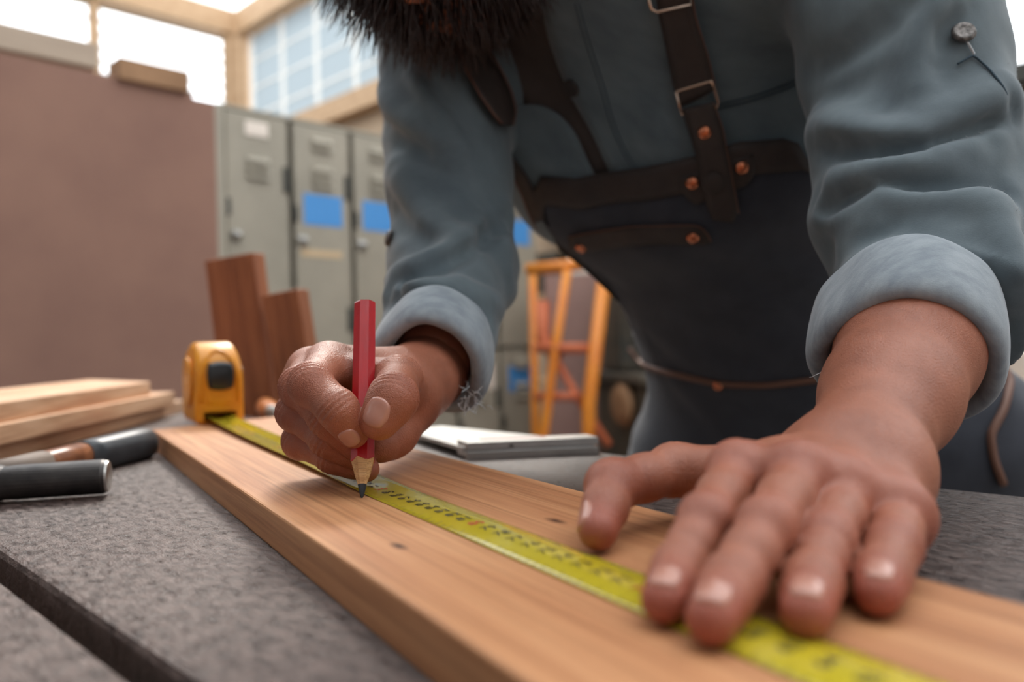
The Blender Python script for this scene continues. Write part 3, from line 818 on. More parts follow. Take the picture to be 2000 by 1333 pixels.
def surfnet(f, lo, hi, h, B=8, lip=1.5):
    lo = np.asarray(lo, f32); hi = np.asarray(hi, f32)
    n = (np.ceil((hi - lo) / h / B).astype(int)) * B
    nb = n // B
    bi = np.stack(np.meshgrid(*[np.arange(k) for k in nb], indexing='ij'), -1).reshape(-1, 3)
    bc = lo + (bi * B + (B - 1) / 2) * h
    db = f(bc.astype(f32))
    act = np.abs(db) < (B * h * .87 + h) * lip
    val = np.repeat(np.repeat(np.repeat(np.where(db < 0, -1, 1).astype(f32).reshape(nb), B, 0), B, 1), B, 2)
    mask = np.repeat(np.repeat(np.repeat(act.reshape(nb), B, 0), B, 1), B, 2)
    ii = np.argwhere(mask)
    for s in range(0, len(ii), 400000):
        j = ii[s:s + 400000]
        val[j[:, 0], j[:, 1], j[:, 2]] = f((lo + j * f32(h)).astype(f32))
    neg = val < 0
    cnt = np.zeros(tuple(n - 1), np.int8)
    offs = [(a, b, c) for a in (0, 1) for b in (0, 1) for c in (0, 1)]
    for a, b, c in offs:
        cnt += neg[a:n[0] - 1 + a, b:n[1] - 1 + b, c:n[2] - 1 + c]
    cells = np.argwhere((cnt > 0) & (cnt < 8))
    idx = np.full(tuple(n - 1), -1, np.int64)
    idx[cells[:, 0], cells[:, 1], cells[:, 2]] = np.arange(len(cells))
    acc = np.zeros((len(cells), 3)); num = np.zeros(len(cells))
    for i, A in enumerate(offs):
        for Bo in offs[i + 1:]:
            if sum(abs(A[k] - Bo[k]) for k in range(3)) != 1: continue
            va = val[cells[:, 0] + A[0], cells[:, 1] + A[1], cells[:, 2] + A[2]]
            vb = val[cells[:, 0] + Bo[0], cells[:, 1] + Bo[1], cells[:, 2] + Bo[2]]
            m = (va < 0) != (vb < 0)
            t = np.where(m, va / np.where(m, va - vb, 1), 0)
            p = np.array(A) + t[:, None] * (np.array(Bo) - np.array(A))
            acc[m] += p[m]; num[m] += 1
    V = lo + (cells + acc / num[:, None]) * h
    V = V.astype(f32)
    for _ in range(2):
        g = grad(f, V, h * .25)
        V = V - g * np.clip(f(V), -h * .5, h * .5)[:, None] * f32(.9)
    Fs = []
    for ax in range(3):
        o1, o2 = [k for k in range(3) if k != ax]
        sl0 = [slice(None)] * 3; sl1 = [slice(None)] * 3
        sl0[ax] = slice(0, n[ax] - 1); sl1[ax] = slice(1, n[ax])
        e = np.argwhere(neg[tuple(sl0)] != neg[tuple(sl1)])
        e = e[(e[:, o1] > 0) & (e[:, o2] > 0) & (e[:, o1] < n[o1] - 1) & (e[:, o2] < n[o2] - 1)]
        inside = neg[e[:, 0], e[:, 1], e[:, 2]]
        q = []
        for (d1, d2) in ((0, 0), (1, 0), (1, 1), (0, 1)):
            c = e.copy(); c[:, o1] -= d1; c[:, o2] -= d2
            q.append(idx[c[:, 0], c[:, 1], c[:, 2]])
        q = np.stack(q, 1)
        flip = inside if ax != 1 else ~inside
        q[flip] = q[flip][:, ::-1]
        Fs.append(q[(q >= 0).all(1)])
    return V, np.concatenate(Fs)[:, ::-1]
def np_mesh(V, Fq):
    me = bpy.data.meshes.new('m')
    me.vertices.add(len(V)); me.vertices.foreach_set('co', np.asarray(V, f32).ravel())
    me.loops.add(len(Fq) * 4); me.loops.foreach_set('vertex_index', Fq.astype(np.int32).ravel())
    me.polygons.add(len(Fq)); me.polygons.foreach_set('loop_start', np.arange(0, len(Fq) * 4, 4, dtype=np.int32))
    me.update(calc_edges=True); me.validate()
    me.polygons.foreach_set('use_smooth', [True] * len(me.polygons))
    return me
def trace(px, py, f, t0=.12, t1=1.6):
    """points where the view rays through photo pixels meet an implicit surface"""
    px = np.atleast_1d(np.asarray(px, float)); py = np.atleast_1d(np.asarray(py, float))
    R_ = np.stack([ray(a, b) for a, b in zip(px, py)]); R_ /= np.linalg.norm(R_, axis=1, keepdims=True)
    t = np.full(len(px), t0)
    for _ in range(90):
        d = f((CAM + R_ * t[:, None]).astype(f32)); t = np.minimum(t + d * .8, t1)
    return CAM + R_ * t[:, None]

# ------------------------------------------------------------------ hands
UPV = np.array([0, 0, 1.])
class Finger:
    def __init__(s, pts, rad, up, crease=.00022, w=.95):
        s.w = w
        s.p = [np.asarray(p, float) for p in pts]; s.r = rad; s.up = nrm(up); s.c = crease
    def sdf(s, P):
        d = None
        for i in range(len(s.p) - 1):
            m_ = s.p[i] * .5 + s.p[i + 1] * .5; rm = (s.r[i] + s.r[i + 1]) * .5 * s.w
            if i == len(s.p) - 2: rm = (s.r[i] + s.r[i + 1]) * .5
            for a_, b_, ra_, rb_ in ((s.p[i], m_, s.r[i], rm), (m_, s.p[i + 1], rm, s.r[i + 1])):
                e = rc(P, a_, b_, ra_, rb_)
                d = e if d is None else smin(d, e, .0035)
        for i in range(1, len(s.p) - 1):                      # knuckle pads and skin creases on the dorsal side
            t = nrm(s.p[i + 1] - s.p[i - 1]); u = nrm(s.up - t * (s.up @ t))
            d = smin(d, sph(P, s.p[i] + u * s.r[i] * .07, s.r[i] * .955), .005)
            q = P - s.p[i].astype(f32); a = q @ t.astype(f32); w = q @ u.astype(f32)
            rr = np.einsum('ij,ij->i', q, q)
            mk = np.clip(w / s.r[i], 0, 1) * np.exp(-(a / (s.r[i] * .55)) ** 2) * (rr < (2.4 * s.r[i]) ** 2)
            d = d + s.c * mk * (1 + np.cos(a * (6.283 / .0029)))
            mk2 = np.clip(-w / s.r[i], 0, 1) * np.exp(-(a / .0016) ** 2) * (rr < (2.4 * s.r[i]) ** 2)
            d = d + .0007 * mk2
        return d
def make_hand(fingers, palm, arm, kf=.007, kp=.010):
    """each finger blends into the palm, not into its neighbours"""
    def f(P):
        d0 = None
        for pr_ in palm:
            e = rc(P, *pr_); d0 = e if d0 is None else smin(d0, e, kp)
        for pr_ in arm: d0 = smin(d0, rc(P, *pr_), .016)
        out = None
        for F_ in fingers:
            e = smin(d0, F_.sdf(P), kf)
            out = e if out is None else smin(out, e, .0009)
        return out
    return f

# the hand that presses the blade on the plank (right of the picture)
def chain(px, L_, z):
    p = [Z(*px[0], PT + z)]
    for q, l in zip(px[1:], L_): p.append(far_on(*q, p[-1], l))
    return p
LI = chain([(1298, 1172), (1326, 1117), (1378, 1016), (1438, 930)], [.018, .023, .042], .0068)
LM = chain([(1391, 1208), (1431, 1140), (1498, 1028), (1560, 936)], [.019, .027, .046], .0070)
LR = chain([(1574, 1196), (1586, 1140), (1615, 1054), (1656, 972)], [.019, .026, .042], .0070)
LP = chain([(1715, 1158), (1724, 1124), (1746, 1068), (1758, 1014)], [.014, .019, .034], .0068)
LT = chain([(1168, 1036), (1195, 950), (1318, 919)], [.027, .034], .0080)
wl = [D(1610, 935, .322), D(1650, 930, .318), D(1690, 935, .315), D(1722, 950, .308)]
wc = D(1672, 905, .322)
ELL_ = D(1850, 450, .510)
fore_l = [wc, D(1738, 770, .372), D(1772, 690, .405), ELL_]
cmc = D(1510, 940, .335)
up_l = np.array([0, -.1, 1])
fl = [Finger(LI[::-1], [.0088, .0073, .0068, .0063], up_l, .00010, .985), Finger(LM[::-1], [.0091, .0077, .0071, .0066], up_l, .00010, .985),
      Finger(LR[::-1], [.0086, .0074, .0069, .0064], up_l, .00010, .985), Finger(LP[::-1], [.0080, .0070, .0066, .0060], up_l, .00010, .985),
      Finger([cmc, LT[2], LT[1], LT[0]], [.0130, .0096, .0094, .0072], np.array([-.3, -.5, .8]), .00016, .96)]
palm_l = []
for mcp, w in zip((LI[3], LM[3], LR[3], LP[3]), wl):
    palm_l.append((mcp + (w - mcp) * .12 - UPV * .003, w, .0092, .0145))
    palm_l.append((mcp + UPV * .0010, mcp + UPV * .0010 + (w - mcp) * .06, .0090, .0076))
    palm_l.append((mcp + UPV * .0050, w + UPV * .0080, .0034, .0034))
palm_l += [(cmc, wl[1], .0145, .016), (LT[2], LI[3] + (wl[0] - LI[3]) * .55, .0095, .012)]
arm_l = [(wl[1], wl[2], .0165, .0165), (wc, fore_l[1], .0225, .0272), (fore_l[1], fore_l[2], .0272, .031), (fore_l[2], fore_l[3], .031, .036),
         (D(1738, 908, .308), D(1745, 895, .312), .0085, .0075)]
hand_l = make_hand(fl, palm_l, arm_l, kf=.0045, kp=.012)

# the hand that holds the pencil (left of the picture)
def Dl(*q): return [D(*p) for p in q]
RI = Dl((642, 712, .455), (608, 752, .408), (660, 800, .397), (690, 846, .402))
RM = Dl((606, 722, .466), (588, 757, .424), (640, 816, .410), (690, 868, .416))
RR = Dl((592, 748, .474), (580, 806, .432), (640, 858, .420), (700, 893, .426))
RP = Dl((596, 786, .478), (588, 862, .440), (650, 893, .430), (716, 917, .432))
RT = Dl((790, 770, .470), (778, 742, .436), (768, 778, .402), (741, 822, .397))
wr = D(793, 768, .480)
fore_r = [wr, D(838, 722, .545), D(885, 520, .68)]
back_r = np.array([-.75, .1, .6])
fr = [Finger(RI, [.0118, .0107, .0094, .0079], np.array([-.55, -.45, .6]), .0005, .9), Finger(RM, [.0116, .0106, .0092, .0078], np.array([-.8, -.3, .4]), .0005, .9),
      Finger(RR, [.0112, .0101, .0087, .0076], np.array([-.8, -.3, .2]), .0005, .9), Finger(RP, [.0105, .0093, .0080, .0070], np.array([-.8, -.3, .1]), .0005, .9),
      Finger(RT, [.0150, .0122, .0118, .0099], np.array([.45, -.55, .65]), .0006, .92)]
palm_r = [(RI[0], D(770, 735, .482), .0118, .015), (RM[0], D(780, 745, .488), .0118, .016), (RR[0], D(788, 775, .490), .0115, .017),
          (RP[0], D(783, 792, .484), .0110, .0155), (RT[0], D(786, 790, .478), .0150, .0155),
          (D(662, 765, .466), D(745, 765, .476), .012, .016), (D(640, 830, .470), D(762, 842, .462), .015, .0145),
          (D(762, 842, .462), D(742, 868, .448), .0135, .010), (RI[0] + (RI[1] - RI[0]) * .25, D(752, 735, .448), .008, .010)]
arm_r = [(wr, D(818, 744, .512), .0192, .0212), (D(818, 744, .512), fore_r[1], .0212, .0235), (fore_r[1], fore_r[2], .0235, .036)]
hand_r = make_hand(fr, palm_r, arm_r)

# ------------------------------------------------------------------ torso
LAT = nrm([.80, -.60, 0])
AX = [np.array([.085, .665, 1.33]), np.array([.185, .775, 1.17]), np.array([.300, .895, 1.00]), np.array([.352, .918, .86]), np.array([.370, .920, .45])]
RU = [.135, .160, .143, .222, .30]
RF = [.075, .108, .105, .110, .130]
def ax_at(s):
    """s in 0..4 along the trunk"""
    i = min(int(s), len(AX) - 2); h = s - i
    p = AX[i] * (1 - h) + AX[i + 1] * h
    def dr(k): return nrm(AX[max(k - 1, 0)] - AX[min(k + 1, len(AX) - 1)])
    a = nrm(dr(i) * (1 - h) + dr(i + 1) * h)
    fw = nrm(np.cross(LAT, a))
    return p, a, fw
def trunk_seg(P, i, j):
    a = AX[i].astype(f32); b = AX[j].astype(f32); ba = b - a; L2 = ba @ ba
    h = np.clip((P - a) @ ba / L2, 0, 1)
    q = P - a - h[:, None] * ba
    axd = nrm(-ba); fw = nrm(np.cross(LAT, axd)).astype(f32); la = LAT.astype(f32); ad = axd.astype(f32)
    ru = RU[i] + (RU[j] - RU[i]) * h; rf = RF[i] + (RF[j] - RF[i]) * h
    u = q @ la; v = q @ fw; w = q @ ad
    k0 = np.sqrt((u / ru) ** 2 + (v / rf) ** 2 + (w / .07) ** 2)
    k1 = np.sqrt((u / ru ** 2) ** 2 + (v / rf ** 2) ** 2 + (w / .07 ** 2) ** 2)
    return k0 * (k0 - 1) / np.maximum(k1, 1e-6)
SHL = D(1697, -155, .56); SHR = D(862, -60, .765)
def trunk(P):
    d = trunk_seg(P, 0, 1)
    for i in (1, 2, 3): d = smin(d, trunk_seg(P, i, i + 1), .05)
    d = smin(d, rc(P, AX[0], SHL - LAT * .02, .075, .06), .05)
    d = smin(d, rc(P, AX[0], SHR + LAT * .02, .075, .06), .05)
    d = smin(d, rc(P, D(1125, 325, .80), D(960, 120, .775), .072, .070), .04)
    return d
ELR = D(885, 515, .675); CUR = D(848, 695, .548)
ELL = D(1826, 440, .515); CUL = D(1806, 618, .440)
def sleeve_r0(P):
    d = rc(P, SHR, ELR, .066, .051)
    d = smin(d, rc(P, ELR, CUR, .050, .041), .02)
    ax_ = nrm(CUR - ELR).astype(f32)
    return np.maximum(d, (P - CUR.astype(f32)) @ ax_ - .004)
def sleeve_l0(P):
    d = rc(P, SHL, ELL, .068, .060)
    d = smin(d, rc(P, ELL, CUL, .060, .050), .02)
    d = smin(d, rc(P, D(1716, 335, .500), D(1722, 405, .485), .041, .041), .02)
    d = smin(d, rc(P, D(1935, 448, .505), D(1905, 520, .480), .038, .036), .02)
    ax_ = nrm(CUL - ELL).astype(f32)
    return np.maximum(d, (P - CUL.astype(f32)) @ ax_ - .004)
# fold lines drawn on the sleeves: (pixels, height, width)
FOLD_L = [([(1604, 250), (1660, 264), (1720, 271), (1792, 264), (1880, 228), (1955, 190)], .010, .013),
          ([(1604, 276), (1660, 292), (1720, 299), (1792, 293), (1880, 258), (1955, 222)], -.009, .008),
          ([(1856, -10), (1806, 50), (1786, 110), (1784, 160), (1800, 215)], .006, .010),
          ([(1880, 10), (1840, 60), (1825, 115)], -.005, .008),
          ([(1640, 360), (1700, 340), (1780, 326), (1860, 300), (1930, 290)], .006, .011),
          ([(1600, 392), (1640, 402), (1720, 366), (1840, 372), (1950, 376)], -.008, .008),
          ([(1610, 412), (1650, 420), (1720, 384), (1800, 388), (1870, 394), (1940, 404)], .008, .010),
          ([(1660, 475), (1704, 436), (1728, 400)], .007, .009),
          ([(1915, 400), (1942, 430), (1962, 470), (1976, 520), (1976, 570)], .008, .010),
          ([(1730, 470), (1790, 462), (1870, 474), (1930, 510)], -.006, .010),
          ([(1680, 520), (1760, 492), (1860, 505), (1940, 560)], .005, .010),
          ([(1590, 130), (1640, 110), (1700, 70), (1760, 20)], -.005, .009)]
FOLD_R = [([(747, 187), (774, 238), (830, 262), (880, 300)], .006, .011), ([(750, 225), (785, 275), (850, 310)], -.005, .009),
          ([(777, 330), (800, 385), (830, 430), (900, 470)], .006, .013), ([(762, 400), (800, 440), (850, 480)], -.004, .010),
          ([(775, 560), (825, 540), (870, 512), (935, 474), (985, 440)], -.008, .008), ([(770, 535), (825, 515), (880, 490), (940, 452)], .008, .010),
          ([(760, 582), (821, 580), (880, 590), (940, 620)], -.007, .007), ([(760, 570), (830, 562), (900, 560), (975, 600)], .006, .008),
          ([(800, 145), (845, 212), (905, 287)], .004, .006), ([(860, 140), (900, 190), (940, 250)], .004, .007),
          ([(990, 420), (978, 480), (990, 560), (1000, 630)], .005, .012)]
def folded(f0, folds, gain):
    data = []
    for px, hgt, wid in folds:
        pts = []
        for (a, b), (c, d) in zip(px[:-1], px[1:]):
            for k in range(3): pts.append((a + (c - a) * k / 3, b + (d - b) * k / 3))
        pts.append(px[-1])
        p3 = trace([p[0] for p in pts], [p[1] for p in pts], f0)
        ok = np.abs(f0(p3.astype(f32))) < .004
        p3 = p3[ok]
        if len(p3) > 2: data.append((p3, hgt, wid, p3.min(0) - wid * 3, p3.max(0) + wid * 3))
    def f(P):
        d = f0(P)
        for p3, hgt, wid, lo, hi in data:
            m = np.all((P > lo) & (P < hi), axis=1) & (np.abs(d) < .05)
            if not m.any(): continue
            s = seg_dist(P[m], p3)
            fall = np.minimum(1, np.minimum(np.linalg.norm(P[m] - p3[0].astype(f32), axis=1), np.linalg.norm(P[m] - p3[-1].astype(f32), axis=1)) / .02 + .25)
            d[m] = d[m] - gain * hgt * np.exp(-(s / wid) ** 2) * fall
        return d
    return f
def wrinkle(P, amp=.0016):
    x, y, z = P[:, 0], P[:, 1], P[:, 2]
    return amp * (np.sin(46 * x + 3.1 * np.sin(31 * z + 2 * y)) * np.sin(38 * z + 2.2 * np.sin(27 * y)) + .6 * np.sin(83 * z + 61 * x + 3 * np.sin(40 * y)))
sleeve_r = folded(sleeve_r0, FOLD_R, 2.1)
sleeve_l = folded(sleeve_l0, FOLD_L, 1.9)
def shirt_f(P):
    d = trunk(P)
    d = smin(d, sleeve_r(P), .022)
    d = smin(d, sleeve_l(P), .016)
    return np.maximum(d - wrinkle(P), .80 - P[:, 2])

# ------------------------------------------------------------------ build
who = empty('person', (.33, .92, 0))
tag(who, 'person in rolled-sleeve denim shirt and dark apron marking the plank with a pencil', 'person')
WOFF = np.array([.33, .92, 0])
def pl(o):
    o.parent = who; o.matrix_parent_inverse = Matrix.Translation(-Vector(WOFF)); return o

HEADC = np.array([-.056, .580, 1.350])
HF = nrm([-.10, -.40, -.85]); HU = nrm(np.array([-.25, -.85, .45]) - HF * (np.array([-.25, -.85, .45]) @ HF)); HR = np.cross(HF, HU)
NECK = np.array([.02, .645, 1.300])
def body_f(P):
    d = trunk(P) + .010
    d = smin(d, rc(P, NECK + np.array([.03, .05, .03]), HEADC + HU * -.02, .050, .050), .03)
    d = smin(d, ell(P, HEADC, [HR, HF, HU], (.076, .094, .112)), .02)
    d = smin(d, rc(P, HEADC + HF * .07 - HU * .065, HEADC + HF * .05 - HU * .085, .03, .035), .03)     # chin
    d = smin(d, rc(P, HEADC + HF * .088 + HU * .015, HEADC + HF * .108 - HU * .022, .008, .013), .012)    # nose
    for s in (-1, 1):
        d = smin(d, ell(P, HEADC + HR * s * .077 - HU * .01, [HR, HF, HU], (.012, .022, .032)), .008)     # ears
        d = np.maximum(d, -(sph(P, HEADC + HR * s * .031 + HF * .099 + HU * .012, .013)))
        d = np.minimum(d, sph(P, HEADC + HR * s * .031 + HF * .078 + HU * .012, .0125))                   # eyes
    d = smin(d, rc(P, HEADC + HF * .092 - HU * .048 - HR * .018, HEADC + HF * .092 - HU * .048 + HR * .018, .006, .006), .006)
    d = smin(d, rc(P, SHR, ELR, .046, .040), .03); d = smin(d, rc(P, ELR, CUR, .038, .028), .02)
    d = smin(d, rc(P, SHL, ELL, .046, .040), .03); d = smin(d, rc(P, ELL, CUL, .038, .032), .02)
    for s in (-1, 1):
        h = AX[3] + LAT * s * .09; k = np.array([h[0] + .02, h[1] + .02, .48]) + LAT * s * .02; an = np.array([h[0] + .05, h[1] + .05, .08]) + LAT * s * .03
        d = smin(d, rc(P, h, k, .078, .052), .03); d = smin(d, rc(P, k, an, .052, .036), .02)
        d = smin(d, rc(P, an - UPV * .03, an + nrm([-.7, -.7, 0]) * .14 - UPV * .045, .035, .026), .02)
    return d
parts_v = []; parts_f = []; red = []
def add_part(V, Fq, rd):
    b = sum(len(v) for v in parts_v); parts_v.append(V); parts_f.append(Fq + b); red.append(rd)
def redness(V, spots):
    r = np.zeros(len(V), f32)
    for p, rad, a in spots:
        r = np.maximum(r, a * np.exp(-(np.linalg.norm(V - np.asarray(p, f32), axis=1) / rad) ** 2))
    return r
HSTEP = .00105
lo_l = np.array([.0, .16, PT - .012]); hi_l = np.array([.30, .47, 1.06])
V, Fq = surfnet(hand_l, lo_l, hi_l, HSTEP)
sp = [(c[3], .013, .65) for c in (LI, LM, LR, LP)] + [(c[2], .009, .5) for c in (LI, LM, LR, LP)] + [(c[0], .010, .85) for c in (LI, LM, LR, LP, LT)] + [(LT[1], .012, .5)]
add_part(V, Fq, redness(V, sp))
V, Fq = surfnet(hand_r, np.array([-.135, .37, PT - .004]), np.array([-.01, .60, 1.05]), HSTEP)
sp = [(c[1], .010, .45) for c in (RI, RM, RR, RP)] + [(c[3], .010, .5) for c in (RI, RM, RR, RP, RT)] + [(RT[2], .012, .35)]
add_part(V, Fq, redness(V, sp))
V, Fq = surfnet(body_f, np.array([-.26, .38, -.02]), np.array([.66, 1.20, 1.54]), .009)
add_part(V, Fq, np.zeros(len(V), f32))
AV = np.concatenate(parts_v); AF = np.concatenate(parts_f)
me = np_mesh(AV, AF)
at = me.attributes.new('red', 'FLOAT', 'POINT'); at.data.foreach_set('value', np.concatenate(red).astype(f32))
body = pl(link('body', me, 'skin'))

def fingernail(f, base, tip, up, w, l, back=.004, shift=0):
    t = nrm(tip - base); u = nrm(up - t * (up @ t)); s = np.cross(t, u)
    c = tip + t * (back * 0 + shift)
    n = 10; V0 = []; N0 = []
    for i in range(n + 1):
        for j in range(n + 1):
            a = -1 + 2 * i / n; b = -1 + 2 * j / n
            aa = a * math.sqrt(1 - .8 * b * b / 2); bb = b * math.sqrt(1 - .8 * a * a / 2)
            V0.append(c + s * aa * w + t * bb * l + u * .016)
    V0 = np.array(V0, f32); uu = u.astype(f32)
    tt = np.zeros(len(V0), f32)
    for _ in range(50):
        tt += f(V0 - uu * tt[:, None]) * f32(.8)
    S = V0 - uu * np.minimum(tt, .024)[:, None]
    g = grad(f, S.astype(f32))
    top = []
    for k in range(len(S)):
        i, j = divmod(k, n + 1); e = max(abs(-1 + 2 * i / n), abs(-1 + 2 * j / n))
        top.append(S[k] + g[k] * (.00055 * (1 - e ** 8) + .00008))
    top = np.array(top)
    bot = S - g * .0006
    k = (n + 1) ** 2; Fc = []
    for i in range(n):
        for j in range(n):
            a = i * (n + 1) + j; Fc.append((a, a + 1, a + n + 2, a + n + 1))
            Fc.append((a + k, a + n + 1 + k, a + n + 2 + k, a + 1 + k))
    ring = [j for j in range(n + 1)] + [i * (n + 1) + n for i in range(1, n + 1)] + [n * (n + 1) + j for j in range(n - 1, -1, -1)] + [i * (n + 1) for i in range(n - 1, 0, -1)]
    for a, b in zip(ring, ring[1:] + ring[:1]): Fc.append((b, a, a + k, b + k))
    bm = bmesh.new(); bv = [bm.verts.new(v) for v in np.concatenate([top, bot])]
    for q in Fc: bm.faces.new([bv[i] for i in q])
    o = link('fingernail', from_bm(bm), 'nail', None, True)
    o.parent = body
    return o
for c, w in ((LI, .0043), (LM, .0046), (LR, .0044), (LP, .0039)):
    fingernail(hand_l, c[1], c[0], np.array([0, -.1, 1]), w, .0048, shift=-.0012)
fingernail(hand_l, LT[1], LT[0], np.array([-.85, -.35, .25]), .0046, .0066, shift=-.0025)
fingernail(hand_r, RI[2], RI[3], np.array([-.28, -1, .25]), .0050, .0056, shift=-.0012)
fingernail(hand_r, RT[2], RT[3], np.array([-.12, -1, .35]), .0066, .0072, shift=-.0006)

# ------------------------------------------------------------------ clothes
V, Fq = surfnet(shirt_f, np.array([-.20, .34, .78]), np.array([.54, 1.12, 1.46]), .0032)
shirt = pl(link('shirt', np_mesh(V, Fq), 'denim'))
def child(o, parent): o.parent = parent; return o
# loose fibres standing off the outer side of the sleeve
qv = V - CAM.astype(f32); pxv = 1000 + FPX * (qv @ RV.astype(f32)) / qv[:, 1]; pyv = 666.5 - FPX * (qv @ UV.astype(f32)) / qv[:, 1]
sel = np.where((pxv > 1860) & (pyv > 120) & (pyv < 640))[0]
gn = grad(shirt_f, V[sel], 2e-3); gn_v = np.abs((gn * (qv[sel] / np.linalg.norm(qv[sel], axis=1, keepdims=True))).sum(1))
sel2 = RNG.choice(np.where(gn_v < .25)[0], 260)
FV = []; FF = []
for k in sel2:
    p = V[sel[k]].astype(float); d_ = nrm(gn[k] + RNG.normal(0, .5, 3)); L_ = RNG.uniform(.0008, .0024)
    v, f_ = tube_mesh([p, p + d_ * L_ * .5, p + nrm(d_ + RNG.normal(0, .4, 3)) * L_], [.00011, .0001, .00004], 3)
    b_ = len(FV); FV += v; FF += [tuple(b_ + i for i in q) for q in f_]
fz = link('fabric_fuzz', mesh_of(FV, FF), 'thread', shirt); fz['kind'] = 'stuff'
def cuff(c, axis, R1, R2, upd, width, name='cuff'):
    """turned-up sleeve end; c = opening centre, axis points back up the arm"""
    a = nrm(axis); x = nrm(np.asarray(upd, float) - a * (np.asarray(upd, float) @ a)); y = np.cross(a, x)
    prof_ = [(-.009, .020), (-.0075, .004), (-.004, -.001), (.000, -.002), (.0035, .001), (.0055, .008), (.0060, width * .5), (.0050, width * .9), (.0030, width), (.0, width + .001), (-.006, width - .004)]
    n = 72; V_ = []; Fc = []
    for k in range(n):
        th = 2 * math.pi * k / n
        wob = .0013 * math.sin(3 * th + .6) + .0006 * math.sin(5 * th + 2)
        for j, (dr, dz) in enumerate(prof_):
            w2 = wob + (.0003 * math.sin(9 * th + j * .7))
            V_.append(c + a * (dz + .002 * math.sin(2 * th + 1)) + x * math.cos(th) * (R1 + dr + w2) + y * math.sin(th) * (R2 + dr + w2))
    m_ = len(prof_)
    for k in range(n):
        for j in range(m_):
            Fc.append((k * m_ + j, k * m_ + (j + 1) % m_, ((k + 1) % n) * m_ + (j + 1) % m_, ((k + 1) % n) * m_ + j))
    bm = bmesh.new(); bv = [bm.verts.new(v) for v in V_]
    for q in Fc: bm.faces.new([bv[i] for i in q])
    o = link(name, from_bm(bm), 'denim_inside', None, True)
    sd_ = o.modifiers.new('sub', 'SUBSURF'); sd_.levels = 1; sd_.render_levels = 1
    child(o, shirt)
    # stitched hem line and frayed threads on the rim
    return o
RA = ELR - CUR
CRO = D(838, 722, .520)
cuff(CRO, nrm(RA) + np.array([.10, 0, .10]), .0375, .0355, (0, 0, 1), .036)
LA = ELL - CUL
CLO = D(1768, 712, .408)
cuff(CLO, nrm(LA) + np.array([-.05, 0, .12]), .0440, .0425, (0, 0, 1), .046)
def threads(p, n, spread, lab):
    Vs = []; Fs = []
    for _ in range(n):
        a = p + RNG.normal(0, spread, 3); d_ = RNG.normal(0, 1, 3); d_[2] -= 1
        pts = [a]
        for k in range(3): pts.append(pts[-1] + nrm(d_) * .0022 + RNG.normal(0, .0009, 3))
        v, f_ = tube_mesh(pts, .00022, 4); b = len(Vs); Vs += v; Fs += [tuple(b + i for i in q) for q in f_]
    o = link('frayed_threads', mesh_of(Vs, Fs), 'thread'); o['kind'] = 'stuff'
    return child(o, shirt)
threads(D(1626, 728, .400), 26, .0026, '')
threads(D(925, 778, .515), 30, .004, '')

def resample(px, n):
    p = np.array(px, float); s = np.r_[0, np.cumsum(np.linalg.norm(np.diff(p, axis=0), axis=1))]
    # smooth through the points
    t = np.linspace(0, s[-1], n)
    x = np.interp(t, s, p[:, 0]); y = np.interp(t, s, p[:, 1])
    if len(px) > 2:
        for _ in range(2):
            x[1:-1] = (x[:-2] + 2 * x[1:-1] + x[2:]) / 4; y[1:-1] = (y[:-2] + 2 * y[1:-1] + y[2:]) / 4
    return np.stack([x, y], 1)
def sheet(name, A, B, n, m, f, off, th, mt, parent, smooth=True, offB=None):
    """cloth or leather sheet lying on surface f between two pixel curves"""
    A = resample(A, n); B = resample(B, n)
    px = []; 
    for i in range(n):
        for j in range(m):
            px.append(A[i] * (1 - j / (m - 1)) + B[i] * (j / (m - 1)))
    px = np.array(px)
    S = trace(px[:, 0], px[:, 1], f)
    g = grad(f, S.astype(f32), 2e-3)
    k = n * m; V_ = np.concatenate([S + g * (off + th), S + g * off]); Fc = []
    for i in range(n - 1):
        for j in range(m - 1):
            a = i * m + j; Fc.append((a, a + 1, a + m + 1, a + m)); Fc.append((a + k, a + m + k, a + m + 1 + k, a + 1 + k))
    ring = [j for j in range(m)] + [i * m + m - 1 for i in range(1, n)] + [(n - 1) * m + j for j in range(m - 2, -1, -1)] + [i * m for i in range(n - 2, 0, -1)]
    for a, b in zip(ring, ring[1:] + ring[:1]): Fc.append((b, a, a + k, b + k))
    bm = bmesh.new(); bv = [bm.verts.new(v) for v in V_]
    for q in Fc: bm.faces.new([bv[i] for i in q])
    o = link(name, from_bm(bm), mt, None, False)
    o.data.polygons.foreach_set('use_smooth', [smooth] * len(o.data.polygons))
    return child(o, parent) if parent is not who else pl(o)
def line_on(name, px, f, off, r, mt, parent, n=30):
    q = resample(px, n); S = trace(q[:, 0], q[:, 1], f); g = grad(f, S.astype(f32), 2e-3)
    V_, Fc = tube_mesh(S + g * off, r, 6)
    bm = bmesh.new(); bv = [bm.verts.new(v) for v in V_]
    for qd in Fc: bm.faces.new([bv[i] for i in qd])
    o = link(name, from_bm(bm), mt, None, True)
    return child(o, parent) if parent is not who else pl(o)
def stud(name, px, py, f, off, prof_, mt, parent, n=20):
    S = trace([px], [py], f); g = grad(f, S.astype(f32), 2e-3)[0]
    mm_ = frame_to(S[0] + g * off, g)
    o = lathe(name, prof_, mt, None, n, mm_)
    return child(o, parent) if parent is not who else pl(o)

def tr_shirt(P): return trunk(P) - wrinkle(P)
